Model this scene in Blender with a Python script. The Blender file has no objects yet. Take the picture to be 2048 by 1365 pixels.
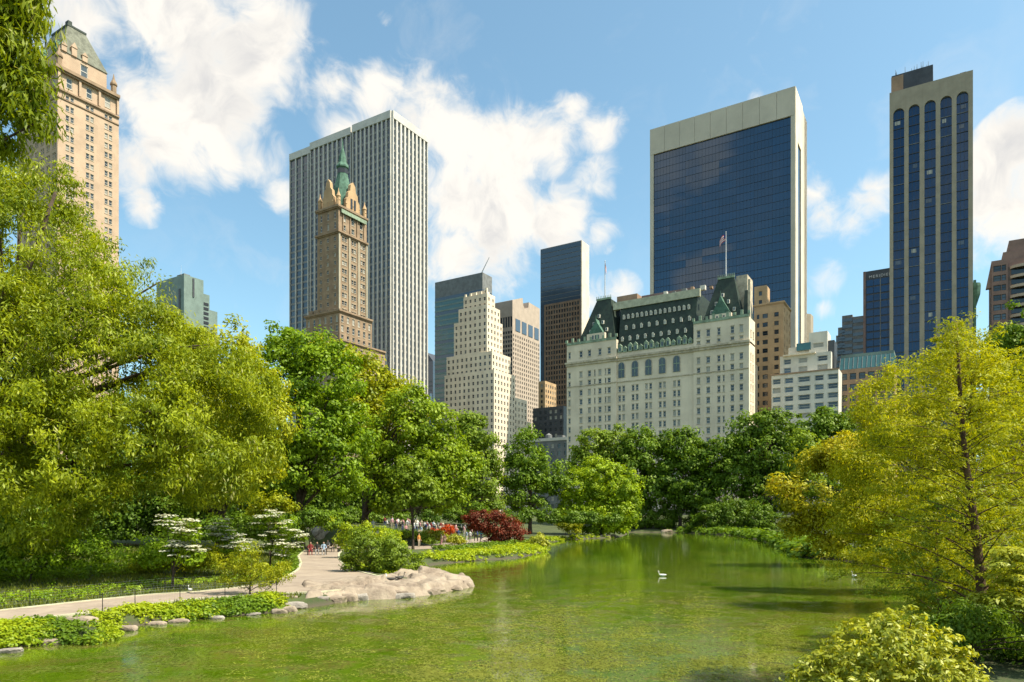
import bpy, math, random
import numpy as np
from mathutils import Vector, Matrix

# ------------------------------------------------------------------ camera / world / sun / exposure
S = bpy.context.scene
COL = S.collection
F, CX, HZ, CH = 1398.0, 1024.0, 1030.0, 4.3          # focal (px at 2048), centre, horizon row, eye height (m)
R = math.radians
cd = bpy.data.cameras.new('camera'); cam = bpy.data.objects.new('camera', cd); COL.objects.link(cam)
cd.sensor_width = 36; cd.lens = 36*F/2048; cd.shift_y = (HZ-682.5)/2048
cd.clip_start = .3; cd.clip_end = 9000
cam.location = (0, 0, CH); cam.rotation_euler = (R(90), 0, 0)
S.camera = cam
SUN_AZ, SUN_EL = R(110), R(56)                        # azimuth from +Y towards +X
sd = bpy.data.lights.new('sun', 'SUN'); sun = bpy.data.objects.new('sun', sd); COL.objects.link(sun)
sd.energy = 4.6; sd.angle = R(.6); sd.color = (1, .9, .74)
sv = Vector((math.sin(SUN_AZ)*math.cos(SUN_EL), math.cos(SUN_AZ)*math.cos(SUN_EL), math.sin(SUN_EL)))
sun.rotation_euler = sv.to_track_quat('Z', 'Y').to_euler()
S.view_settings.view_transform = 'Standard'; S.view_settings.look = 'None'
S.view_settings.exposure = .88; S.view_settings.gamma = 1; S.view_settings.use_curve_mapping = False
S.render.engine = 'CYCLES'
S.cycles.max_bounces = 7; S.cycles.diffuse_bounces = 3; S.cycles.glossy_bounces = 3
S.cycles.transmission_bounces = 4; S.cycles.transparent_max_bounces = 4; S.cycles.sample_clamp_indirect = 6
try: S.cycles.use_denoising = True
except Exception: pass

class NT:                                            # little node-tree helper
    def __init__(s, t): s.t = t; t.nodes.clear()
    def n(s, typ, ins=None, **kw):
        q = s.t.nodes.new(typ)
        for k, v in kw.items(): setattr(q, k, v)
        if ins:
            for k, v in ins.items():
                if hasattr(v, 'node'): s.t.links.new(v, q.inputs[k])
                else: q.inputs[k].default_value = v
        return q
    def m(s, op, a, b=None, c=None, clamp=False):
        d = {0: a}
        if b is not None: d[1] = b
        if c is not None: d[2] = c
        return s.n('ShaderNodeMath', d, operation=op, use_clamp=clamp).outputs[0]
    def vm(s, op, a, b=None, o=0):
        d = {0: a}
        if b is not None: d[1] = b
        return s.n('ShaderNodeVectorMath', d, operation=op).outputs[o]
    def mr(s, v, a, b, c=0, d=1, smooth=False):
        q = s.n('ShaderNodeMapRange', {0: v, 1: a, 2: b, 3: c, 4: d}, clamp=True)
        if smooth: q.interpolation_type = 'SMOOTHSTEP'
        return q.outputs[0]
    def mix(s, f, a, b, blend='MIX'):
        q = s.n('ShaderNodeMix', data_type='RGBA', blend_type=blend)
        for k, v in ((0, f), (6, a), (7, b)):
            if hasattr(v, 'node'): s.t.links.new(v, q.inputs[k])
            else: q.inputs[k].default_value = v if k == 0 else (*v[:3], 1)
        return q.outputs[2]
    def noise(s, vec, scale, detail=3, rough=.5, dist=0):
        d = {'Scale': scale, 'Detail': detail, 'Roughness': rough, 'Distortion': dist}
        if vec is not None: d['Vector'] = vec
        return s.n('ShaderNodeTexNoise', d).outputs[0]
    def link(s, a, b): s.t.links.new(a, b)

def vdir(px, py):
    return Vector(((px-CX)/F, 1, (HZ-py)/F)).normalized()

def make_world():
    w = bpy.data.worlds.new('World'); S.world = w; w.use_nodes = True
    N = NT(w.node_tree)
    sky = N.n('ShaderNodeTexSky', sky_type='NISHITA', sun_disc=False, sun_elevation=SUN_EL, sun_rotation=SUN_AZ,
              air_density=1.0, dust_density=1.4, ozone_density=2.0, altitude=0)
    d = N.vm('NORMALIZE', N.n('ShaderNodeTexCoord').outputs['Generated'])
    blobs = [(150, 30, 95, .9), (90, 110, 60, .6), (400, 60, 130, 1), (510, 110, 120, 1), (330, 30, 90, .9), (430, 210, 120, 1), (330, 260, 110, .95),
             (270, 200, 60, .8), (250, 330, 70, .8), (285, 410, 42, .8), (240, 160, 45, .5), (550, 60, 90, .9), (520, 340, 70, .7), (560, 395, 50, .75), (430, 320, 80, .8),
             (680, 165, 62, .9), (760, 190, 80, 1), (850, 240, 90, 1), (930, 290, 100, 1), (1010, 320, 105, 1), (1110, 290, 85, .95),
             (1150, 215, 50, .85), (1195, 270, 60, .9), (1190, 350, 60, .8), (900, 400, 110, .95), (1010, 430, 110, .95), (1120, 440, 90, .85), (1205, 460, 45, .6),
             (900, 530, 90, .85), (1010, 540, 80, .75), (1180, 600, 50, .6), (765, 35, 26, .6), (640, 85, 36, .4), (720, 300, 90, .9),
             (1625, 385, 58, .8), (1650, 440, 55, .75), (1740, 400, 60, .85), (1700, 450, 45, .7), (1655, 560, 50, .6), (1650, 620, 26, .6), (1510, 195, 22, .45),
             (1990, 350, 85, 1), (2050, 290, 80, 1), (2020, 440, 100, .9), (2110, 360, 130, 1), (1960, 420, 60, .8), (1240, 590, 50, .5)]
    acc = None
    for (px, py, r, wt) in blobs:
        c = vdir(px, py); rr = r*1.32/F * (c.y)
        dist = N.vm('DISTANCE', d, tuple(c), o=1)
        v = N.mr(dist, rr*1.15, 0, 0, wt*.95, True)
        acc = v if acc is None else N.m('MAXIMUM', acc, N.m('ADD', v, N.m('MULTIPLY', acc, .22)))
    # broken cumulus goes on outside the view, save for the added gap and clouds
    sep = N.n('ShaderNodeSeparateXYZ', {0: d})
    low = N.noise(d, 2.1, 2, .5)
    cover = N.mr(low, .46, .66, 0, 1.05, True)
    k = CX/F + .16
    outside = N.mr(sep.outputs['Y'], .70, .5, 0, 1)
    outside = N.m('MAXIMUM', outside, N.mr(sep.outputs['Z'], .62, .8, 0, 1))
    clear = N.mr(N.vm('DISTANCE', d, (-.68, -.61, .40), o=1), .2, .4, .0, 1)  # added gap in the unseen clouds, keeps the dark glass tower's reflection blue
    acc = N.m('MAXIMUM', acc, N.m('MULTIPLY', N.m('MULTIPLY', cover, outside), clear))
    for (vx, vy, vz, r, wt) in ((-.70, -.575, .45, .065, 1), (-.665, -.60, .455, .045, .9), (-.71, -.63, .30, .04, .9), (-.69, -.64, .305, .03, .8), (.2, -.9, .5, .22, .9), (.9, -.3, .4, .2, .8)):  # unseen clouds added behind the camera, mostly for the glass tower's reflection
        c = Vector((vx, vy, vz)).normalized(); v = N.mr(N.vm('DISTANCE', d, tuple(c), o=1), r*1.4, 0, 0, wt, True); acc = N.m('MAXIMUM', acc, v)
    wq = N.n('ShaderNodeTexNoise', {'Vector': d, 'Scale': 5.0, 'Detail': 3.0, 'Roughness': .6})
    dw = N.vm('ADD', d, N.vm('SCALE', N.vm('SUBTRACT', wq.outputs[1], (.5, .5, .5))))
    dw.node.inputs[1].links[0].from_node.inputs[3].default_value = .2
    f1 = N.noise(dw, 7, 10, .62)
    f2 = N.noise(dw, 26, 7, .6)
    fb = N.m('ADD', N.m('MULTIPLY', N.m('SUBTRACT', f1, .5), 2.3), N.m('MULTIPLY', N.m('SUBTRACT', f2, .5), .9))
    dens = N.m('ADD', acc, fb)
    dens = N.m('MULTIPLY', dens, N.mr(acc, .02, .16))
    mask = N.mr(dens, .16, .92, 0, 1, True)
    wisp = N.m('MULTIPLY', N.mr(f1, .5, .8), N.m('MULTIPLY', N.mr(low, .42, .62), .30))
    mask = N.m('MAXIMUM', mask, wisp)
    thick = N.mr(dens, .55, 1.25, 0, 1)
    sh = N.m('MULTIPLY', thick, N.mr(N.noise(dw, 11, 6, .6), .42, .62, 0, 1, True))
    ccol = N.mix(sh, (.58, .555, .51), (.42, .415, .41))
    skyc = N.vm('SCALE', sky.outputs[0]); skyc.node.inputs[3].default_value = .125
    hs = N.n('ShaderNodeHueSaturation', {'Saturation': .95, 'Value': 1.08, 'Color': skyc})
    tint = N.mix(1.0, hs.outputs[0], (.84, 1.04, .93), 'MULTIPLY')
    fin = N.mix(mask, tint, ccol)
    bg = N.n('ShaderNodeBackground', {'Color': fin, 'Strength': 1.0})
    out = N.n('ShaderNodeOutputWorld'); N.link(bg.outputs[0], out.inputs[0])
    w.cycles.sampling_method = 'MANUAL'; w.cycles.sample_map_resolution = 512
make_world()

# ------------------------------------------------------------------ materials
MATS = {}
def mat(name):
    m = bpy.data.materials.new(name); m.use_nodes = True; MATS[name] = m
    return m, NT(m.node_tree)
def finish(N, sh):
    o = N.n('ShaderNodeOutputMaterial'); N.link(sh, o.inputs[0])
def stone(name, c, var=.18, sc=.35, rough=.85, streak=.25, bump=.15, c2=None, spec=.3):
    m, N = mat(name)
    p = N.n('ShaderNodeTexCoord').outputs['Object']
    n1 = N.noise(p, sc, 6, .6); n2 = N.noise(p, sc*9, 4, .6)
    st = N.noise(N.vm('MULTIPLY', p, (1.2, 1.2, .06)), 1.0, 5, .6)
    c2 = c2 or tuple(x*(1-var*1.6) for x in c)
    col = N.mix(N.mr(n1, .38, .62), c, c2)
    col = N.mix(N.m('MULTIPLY', N.mr(st, .5, .75), streak), col, tuple(x*.55 for x in c))
    col = N.mix(N.m('MULTIPLY', N.mr(n2, .4, .7), var*.8), col, tuple(min(1, x*1.25) for x in c))
    b = N.n('ShaderNodeBump', {'Strength': bump, 'Distance': .05, 'Height': n2})
    s = N.n('ShaderNodeBsdfPrincipled', {'Base Color': col, 'Roughness': rough, 'Normal': b.outputs[0], 'Specular IOR Level': spec})
    finish(N, s.outputs[0]); return m
def plain(name, c, rough=.5, metal=0, spec=.5):
    m, N = mat(name)
    p = N.n('ShaderNodeTexCoord').outputs['Object']
    col = N.mix(N.mr(N.noise(p, 3, 4), .3, .7), c, tuple(x*.75 for x in c))
    s = N.n('ShaderNodeBsdfPrincipled', {'Base Color': col, 'Roughness': rough, 'Metallic': metal, 'Specular IOR Level': spec})
    finish(N, s.outputs[0]); return m
def glassm(name, c, rough=.06, ior=1.6, var=.4, wob=.12, wsc=.25, st=(1, 1, 1)):
    m, N = mat(name)
    p = N.n('ShaderNodeTexCoord').outputs['Object']
    oi = N.n('ShaderNodeObjectInfo').outputs['Random']
    n = N.noise(p, .7, 3)
    col = N.mix(N.mr(N.m('ADD', N.m('MULTIPLY', oi, .6), N.m('MULTIPLY', n, .5)), .2, .8), c, tuple(x*(1+var*2) for x in c))
    b = N.n('ShaderNodeBump', {'Strength': wob, 'Distance': .25, 'Height': N.noise(p, wsc, 2)})
    s = N.n('ShaderNodeBsdfPrincipled', {'Base Color': col, 'Roughness': rough, 'IOR': ior, 'Specular Tint': (*st, 1), 'Normal': b.outputs[0]})
    finish(N, s.outputs[0]); return m
def leafm(name, c_lo, c_hi, c_acc=None, trans=.42, gloss=.025, raw=False):
    if not raw: c_lo = (c_lo[0]*1.3, c_lo[1]*1.25, c_lo[2]*.7); c_hi = (min(.60, c_hi[0]*1.82), min(.58, c_hi[1]*1.6), c_hi[2]*.7)
    m, N = mat(name)
    at = N.n('ShaderNodeAttribute', attribute_name='rnd').outputs['Fac']
    oi = N.n('ShaderNodeObjectInfo').outputs['Random']
    p = N.n('ShaderNodeTexCoord').outputs['Object']
    big = N.noise(p, .35, 2)
    f = N.m('ADD', N.m('MULTIPLY', at, .65), N.m('MULTIPLY', N.mr(big, .35, .65), .35))
    col = N.mix(f, c_lo, c_hi)
    if c_acc: col = N.mix(N.mr(at, .93, .96), col, c_acc)
    col = N.mix(N.m('MULTIPLY', oi, .25), col, tuple(x*.7 for x in c_lo))
    df = N.n('ShaderNodeBsdfDiffuse', {'Color': col})
    tc = N.mix(1, col, (1.25, 1.12, .45), 'MULTIPLY')
    tr = N.n('ShaderNodeBsdfTranslucent', {'Color': tc})
    gl = N.n('ShaderNodeBsdfGlossy', {'Color': (.8, .85, .6, 1), 'Roughness': .5})
    a = N.n('ShaderNodeMixShader', {0: trans, 1: df.outputs[0], 2: tr.outputs[0]})
    b = N.n('ShaderNodeMixShader', {0: gloss, 1: a.outputs[0], 2: gl.outputs[0]})
    finish(N, b.outputs[0]); return m

M = {}
M['hotel'] = stone('hotel_brick', (.74, .64, .49), .12, .12, streak=.2)
M['hotel_trim'] = stone('hotel_trim', (.58, .50, .37), .25, .6, streak=.4)
M['copper'] = stone('copper_green', (.10, .20, .145), .3, .8, streak=.5)
M['copper_pale'] = stone('copper_pale', (.30, .39, .28), .3, .6, streak=.4)
M['verdigris'] = stone('weathered_roof', (.19, .20, .155), .3, .6, streak=.6)
M['ridge'] = stone('pale_ridge', (.50, .50, .37), .2, .6)
M['slate'] = stone('slate_roof', (.035, .055, .04), .5, .8, .6, streak=.5, c2=(.02, .03, .026))
M['marble'] = stone('marble_fin', (.58, .56, .51), .1, .2, .6, streak=.2)
M['spandrel'] = stone('spandrel_grey', (.28, .28, .27), .2, .5, .5)
M['travertine'] = stone('travertine', (.55, .50, .40), .1, .06, .7, streak=.15)
M['cream'] = stone('cream_brick', (.76, .66, .51), .12, .15, streak=.12)
M['brown'] = stone('brown_brick', (.32, .23, .15), .2, .3, streak=.2)
M['orange'] = stone('tan_brick', (.50, .34, .19), .15, .2, streak=.2)
M['pierre'] = stone('buff_brick', (.50, .37, .26), .12, .2, streak=.12)
M['granite'] = stone('pink_granite', (.44, .36, .29), .1, .2, streak=.1)
M['brown_reflection'] = stone('reflected_grid', (.24, .155, .095), .2, .3, .4)
M['limestone'] = stone('limestone', (.40, .36, .27), .1, .2, streak=.15)
M['beige'] = stone('beige_concrete', (.36, .31, .235), .1, .3, streak=.3)
M['white'] = stone('white_brick', (.66, .63, .55), .1, .3, streak=.15)
M['rust'] = stone('rust_brick', (.36, .24, .16), .15, .3)
M['mauve'] = stone('mauve_brick', (.25, .17, .15), .15, .3)
M['grey'] = stone('grey_panel', (.20, .21, .21), .2, .3)
M['dgrey'] = stone('dark_grey_panel', (.07, .075, .085), .2, .3, .4)
M['seafoam'] = stone('seafoam_panel', (.19, .26, .23), .15, .15, .5)
M['teal'] = glassm('teal_glass', (.02, .09, .10), .15, 1.6)
M['roofing'] = stone('roofing', (.14, .13, .12), .3, .4)
M['g_dark'] = glassm('dark_glass', (.012, .018, .025))
M['g_mid'] = glassm('mid_glass', (.04, .05, .055))
M['g_blind'] = glassm('blind_glass', (.30, .29, .25), .3, 1.45, .15)
M['g_navy'] = glassm('navy_glass', (.002, .017, .046), .04, 1.9, .3, .1, .12, (.7, .85, 1))
M['g_navy2'] = glassm('deep_blue_glass', (.004, .016, .042), .06, 1.7, .6, st=(.5, .7, 1))
M['g_green'] = glassm('green_glass', (.02, .06, .055), .06, 1.8)
M['g_slate'] = glassm('slate_glass', (.04, .06, .085), .10, 1.7, .2)
M['frame_w'] = plain('white_frame', (.55, .54, .48)); M['frame_d'] = plain('dark_frame', (.05, .055, .05))
M['frame_g'] = plain('grey_frame', (.22, .24, .24))
M['dark_navy'] = plain('navy_metal', (.008, .028, .055), .6); M['black'] = plain('black_metal', (.02, .02, .02), .4); M['steel'] = plain('pale_metal', (.6, .6, .6), .35)
M['bark'] = stone('bark', (.085, .06, .042), .4, 2.5, .9, .5, .6)
M['bark_red'] = stone('reddish_bark', (.13, .075, .045), .4, 4, .9, .5, .6)
M['rock'] = stone('pink_rock', (.34, .28, .21), .3, .9, .85, .3, .8, c2=(.18, .14, .105))
M['rock_grey'] = stone('grey_rock', (.36, .33, .28), .3, 1.2, .85, .2, .8, c2=(.16, .14, .12))
M['red_awning'] = plain('red_canvas', (.35, .03, .03), .8); M['cream_paint'] = plain('cream_paint', (.7, .65, .5))
M['wood'] = plain('bench_wood', (.13, .08, .045), .7)
M['feather_w'] = plain('white_feather', (.8, .8, .76), .8); M['feather_d'] = plain('dark_feather', (.05, .045, .04), .8)
M['beak'] = plain('orange_beak', (.5, .2, .03), .5)
# foliage
M['l_oak'] = leafm('leaf_oak', (.04, .09, .008), (.24, .31, .015), (.42, .42, .15), .45)
M['l_maple'] = leafm('leaf_maple', (.045, .12, .010), (.20, .32, .012), None, .45)
M['l_lime'] = leafm('leaf_lime', (.08, .15, .010), (.31, .34, .012), None, .45)
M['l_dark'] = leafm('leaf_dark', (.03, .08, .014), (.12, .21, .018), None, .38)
M['l_soft'] = leafm('leaf_soft', (.06, .12, .02), (.17, .26, .03), None, .4)
M['l_round'] = leafm('leaf_round', (.05, .12, .010), (.24, .35, .012), None, .4)
M['l_yellow'] = leafm('leaf_yellow', (.12, .16, .012), (.34, .33, .02), (.55, .34, .03), .45)
M['l_cypress'] = leafm('leaf_cypress', (.12, .18, .008), (.34, .36, .010), (.34, .26, .03), .5)
M['l_bush'] = leafm('leaf_bush', (.09, .15, .012), (.52, .46, .04), (.60, .58, .2), .42, .05)
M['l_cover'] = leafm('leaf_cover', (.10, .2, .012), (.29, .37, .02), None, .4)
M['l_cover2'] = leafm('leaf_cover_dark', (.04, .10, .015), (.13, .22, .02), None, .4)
M['l_red'] = leafm('leaf_red', (.06, .012, .016), (.15, .03, .035), None, .35)
M['l_flower'] = leafm('blossom_white', (.52, .54, .42), (.70, .71, .62), None, .3, raw=True)
M['l_redfl'] = leafm('blossom_red', (.35, .02, .01), (.6, .08, .02), None, .3)
M['l_weed'] = leafm('pond_weed', (.10, .13, .015), (.33, .35, .06), (.18, .13, .05), .3, raw=True)
M['l_grass'] = leafm('grass_blade', (.04, .07, .012), (.13, .16, .03), None, .4)

# ------------------------------------------------------------------ mesh helpers
class MB:
    def __init__(s): s.v = []; s.f = []; s.mi = []
    def quad(s, a, b, c, d, m=0):
        i = len(s.v); s.v += [a, b, c, d]; s.f.append((i, i+1, i+2, i+3)); s.mi.append(m)
    def tri(s, a, b, c, m=0):
        i = len(s.v); s.v += [a, b, c]; s.f.append((i, i+1, i+2)); s.mi.append(m)
    def box(s, x0, x1, y0, y1, z0, z1, m=0):
        i = len(s.v)
        s.v += [(x0, y0, z0), (x1, y0, z0), (x1, y1, z0), (x0, y1, z0), (x0, y0, z1), (x1, y0, z1), (x1, y1, z1), (x0, y1, z1)]
        for q in ((0, 3, 2, 1), (4, 5, 6, 7), (0, 1, 5, 4), (1, 2, 6, 5), (2, 3, 7, 6), (3, 0, 4, 7)):
            s.f.append(tuple(i+k for k in q)); s.mi.append(m)
    def frust(s, b, t, z0, z1, m=0, top=True):       # b, t = (x0,x1,y0,y1)
        i = len(s.v)
        for (q, z) in ((b, z0), (t, z1)):
            s.v += [(q[0], q[2], z), (q[1], q[2], z), (q[1], q[3], z), (q[0], q[3], z)]
        for q in ((0, 1, 5, 4), (1, 2, 6, 5), (2, 3, 7, 6), (3, 0, 4, 7)) + (((4, 5, 6, 7),) if top else ()):
            s.f.append(tuple(i+k for k in q)); s.mi.append(m)
    def prism(s, pts, z0, z1, m=0):
        i = len(s.v); n = len(pts)
        s.v += [(p[0], p[1], z0) for p in pts] + [(p[0], p[1], z1) for p in pts]
        s.f.append(tuple(range(i+n, i+2*n))); s.mi.append(m)
        for k in range(n):
            s.f.append((i+k, i+(k+1) % n, i+n+(k+1) % n, i+n+k)); s.mi.append(m)
    def extr(s, prof, f, m=0):                        # prof points (u,z), f(u,z,t) -> xyz at t=0,1
        i = len(s.v); n = len(prof)
        s.v += [f(u, z, 0) for u, z in prof] + [f(u, z, 1) for u, z in prof]
        s.f += [tuple(range(i, i+n)), tuple(range(i+2*n-1, i+n-1, -1))]; s.mi += [m, m]
        for k in range(n):
            s.f.append((i+k, i+n+k, i+n+(k+1) % n, i+(k+1) % n)); s.mi.append(m)
    def lathe(s, cx, cy, prof, n=12, m=0, rot=0):     # prof (r,z)
        i = len(s.v)
        for r, z in prof:
            for k in range(n):
                a = rot+2*math.pi*k/n; s.v.append((cx+r*math.cos(a), cy+r*math.sin(a), z))
        for j in range(len(prof)-1):
            for k in range(n):
                s.f.append((i+j*n+k, i+j*n+(k+1) % n, i+(j+1)*n+(k+1) % n, i+(j+1)*n+k)); s.mi.append(m)
        s.f.append(tuple(i+(len(prof)-1)*n+k for k in range(n))); s.mi.append(m)
    def tube(s, pts, rad, n=6, m=0):
        i = len(s.v); P = [Vector(p) for p in pts]
        for j, p in enumerate(P):
            t = (P[min(j+1, len(P)-1)]-P[max(j-1, 0)]).normalized()
            a = t.cross(Vector((0, 0, 1)) if abs(t.z) < .9 else Vector((1, 0, 0))).normalized(); b = t.cross(a)
            r = rad[j]
            for k in range(n):
                w = 2*math.pi*k/n; q = p+a*(r*math.cos(w))+b*(r*math.sin(w)); s.v.append((q.x, q.y, q.z))
        for j in range(len(P)-1):
            for k in range(n):
                s.f.append((i+j*n+k, i+j*n+(k+1) % n, i+(j+1)*n+(k+1) % n, i+(j+1)*n+k)); s.mi.append(m)
        s.f.append(tuple(i+(len(P)-1)*n+k for k in range(n))); s.mi.append(m)
    def mesh(s, name, mats):
        me = bpy.data.meshes.new(name); me.from_pydata(s.v, [], s.f)
        for m in mats: me.materials.append(m)
        if len(mats) > 1: me.polygons.foreach_set('material_index', s.mi)
        me.update(); return me
    def build(s, name, mats, parent=None, stuff=False, smooth=False):
        if not isinstance(mats, (list, tuple)): mats = [mats]
        me = s.mesh(name, mats)
        if smooth: me.polygons.foreach_set('use_smooth', [True]*len(me.polygons))
        return put(name, me, parent, stuff)
def put(name, me, parent=None, stuff=False, loc=None, rz=0, scale=None):
    o = bpy.data.objects.new(name, me); COL.objects.link(o)
    if parent: o.parent = parent
    if stuff: o['kind'] = 'stuff'
    if loc is not None: o.location = loc
    if rz: o.rotation_euler = (0, 0, rz)
    if scale: o.scale = scale
    return o
def tag(o, label, cat, group=None, kind=None):
    o['label'] = label; o['category'] = cat
    if group: o['group'] = group
    if kind: o['kind'] = kind
    return o
def thing(name, label, cat, loc=(0, 0, 0), rz=0, group=None):
    o = bpy.data.objects.new(name, None); COL.objects.link(o); o.location = loc; o.rotation_euler = (0, 0, rz)
    o.empty_display_size = .5
    return tag(o, label, cat, group)

# ------------------------------------------------------------------ terrain and pond
def W(px, py, z=0.):                                   # picture point on the level z -> world xy
    Y = (CH-z)*F/(py-HZ); return ((px-CX)/F*Y, Y)
POND = [(-16.5, -60), (-16.5, 18.5)] + [W(*p) for p in ((-120, 1312), (-40, 1303), (0, 1299), (60, 1293), (130, 1289), (190, 1289), (228, 1280), (240, 1258), (330, 1244), (400, 1239),
        (470, 1233), (540, 1227), (570, 1223), (640, 1213), (700, 1200), (780, 1199), (860, 1190), (948, 1172), (930, 1163), (880, 1157),
        (850, 1149), (846, 1136), (880, 1129), (960, 1122), (1040, 1117), (1085, 1106), (1102, 1092), (1100, 1086), (1130, 1081), (1180, 1078),
        (1240, 1075), (1256, 1069), (1250, 1065), (1350, 1066), (1470, 1072), (1520, 1081), (1560, 1098), (1600, 1116), (1680, 1121), (1760, 1134), (1830, 1165),
        (1862, 1200), (1835, 1250), (1790, 1300), (1750, 1365), (1640, 1430), (1540, 1560))] + [(2.6, 7), (2.6, -60)]
PZ = .5
def PW(*pts): return [W(px, py, PZ) for px, py in pts]
PATH = PW((-160, 1262), (0, 1242), (100, 1234), (205, 1222), (300, 1208), (400, 1197), (480, 1192), (560, 1187), (640, 1184), (700, 1178), (760, 1171), (795, 1163), (785, 1157),
          (750, 1152), (710, 1142), (685, 1130), (676, 1118), (676, 1108), (684, 1100), (676, 1092), (640, 1092), (612, 1100), (598, 1112), (604, 1126), (598, 1140), (575, 1155),
          (535, 1167), (480, 1175), (400, 1184), (300, 1190), (200, 1200), (100, 1211), (0, 1222), (-160, 1236))
PATH2 = PW((790, 1101), (860, 1098), (930, 1093), (1000, 1082), (1040, 1074), (1010, 1070), (960, 1076), (905, 1085), (850, 1091), (790, 1094))
def sdist(X, Y, poly):                                 # >0 outside
    P = np.array(poly); Q = np.roll(P, -1, 0)
    d = np.full(X.shape, 1e9); ins = np.zeros(X.shape, bool)
    for a, b in zip(P, Q):
        e = b-a; wx = X-a[0]; wy = Y-a[1]
        t = np.clip((wx*e[0]+wy*e[1])/(e@e+1e-9), 0, 1)
        d = np.minimum(d, np.hypot(wx-t*e[0], wy-t*e[1]))
        c = ((a[1] > Y) != (b[1] > Y)) & (X < (b[0]-a[0])*(Y-a[1])/((b[1]-a[1]) if abs(b[1]-a[1]) > 1e-9 else 1e-9)+a[0])
        ins ^= c
    return np.where(ins, -d, d)
def sst(x): x = np.clip(x, 0, 1); return x*x*(3-2*x)
def ground_z(X, Y):
    X = np.asarray(X, float); Y = np.asarray(Y, float)
    d = sdist(X, Y, POND)
    n = (np.sin(X*.31+Y*.17)+np.sin(X*.13-Y*.29+2)+np.sin(X*.9+Y*.7)*.3)*.3
    z = .42*sst(d/1.4)+.035*np.clip(d-6, 0, 60)+.12*n*sst((d-1)/5)
    z = z+2.2*sst((d-8)/22)*sst((Y-40)/50)*(X < 0)*.6
    z = z+1.5*sst((Y-165)/30)
    z = z+.9*sst(d/2.5)*(X > 0)*sst((30-Y)/12)
    z = np.where(d < 0, np.maximum(-1.3, d*.32), z)
    for poly in (PATH, PATH2):
        dp = sdist(X, Y, poly); w = 1-sst((dp-.3)/2.2); w = np.where(d < .3, w*sst(d/.3), w)
        z = z*(1-w)+(PZ-.05)*w
    far = sst((Y-190)/12); z = z*(1-far)+4.2*far
    return z
def gz(x, y): return float(ground_z(np.array([x]), np.array([y]))[0])

def axis(parts):
    a = []
    for s0, s1, st in parts: a += list(np.arange(s0, s1, st))
    return np.array(a)
def build_ground():
    xs = axis([(-3000, -400, 260), (-400, -150, 25), (-150, -50, 4), (-50, 26, .45), (26, 60, 1.5), (60, 150, 5), (150, 400, 25), (400, 3300, 260)])
    ys = axis([(-600, -60, 60), (-60, 10, 4), (10, 62, .45), (62, 120, 1.2), (120, 200, 3), (200, 300, 10), (300, 600, 50), (600, 7500, 600)])
    X, Y = np.meshgrid(xs, ys); Z = ground_z(X.ravel(), Y.ravel()).reshape(X.shape)
    ny, nx = X.shape
    v = np.stack([X, Y, Z], -1).reshape(-1, 3)
    i = (np.arange(ny-1)[:, None]*nx+np.arange(nx-1)).ravel()
    f = np.stack([i, i+1, i+nx+1, i+nx], -1)
    me = npmesh('ground', v, f); me.polygons.foreach_set('use_smooth', np.ones(len(f), bool))
    m, N = mat('park_soil')
    p = N.n('ShaderNodeTexCoord').outputs['Object']
    n1 = N.noise(p, .4, 5); n2 = N.noise(p, 6, 5, .7)
    c = N.mix(N.mr(n1, .4, .6), (.06, .085, .018), (.035, .055, .012))
    c = N.mix(N.mr(n2, .5, .7), c, (.085, .065, .035))
    z = N.n('ShaderNodeSeparateXYZ', {0: p}).outputs[2]
    c = N.mix(N.mr(z, .22, .05), c, (.07, .06, .035))
    s = N.n('ShaderNodeBsdfPrincipled', {'Base Color': c, 'Roughness': .95, 'Normal': N.n('ShaderNodeBump', {'Strength': .5, 'Distance': .1, 'Height': n2}).outputs[0]})
    finish(N, s.outputs[0]); me.materials.append(m)
    o = put('ground', me); o['kind'] = 'structure'
def npmesh(name, v, f, rnd=None):
    me = bpy.data.meshes.new(name); n, k = f.shape
    me.vertices.add(len(v)); me.vertices.foreach_set('co', np.asarray(v, np.float32).ravel())
    me.loops.add(n*k); me.loops.foreach_set('vertex_index', np.asarray(f, np.int32).ravel())
    me.polygons.add(n); me.polygons.foreach_set('loop_start', np.arange(0, n*k, k, dtype=np.int32))
    if rnd is not None:
        a = me.attributes.new('rnd', 'FLOAT', 'FACE'); a.data.foreach_set('value', rnd.astype(np.float32))
    me.update(calc_edges=True); return me
build_ground()

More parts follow.
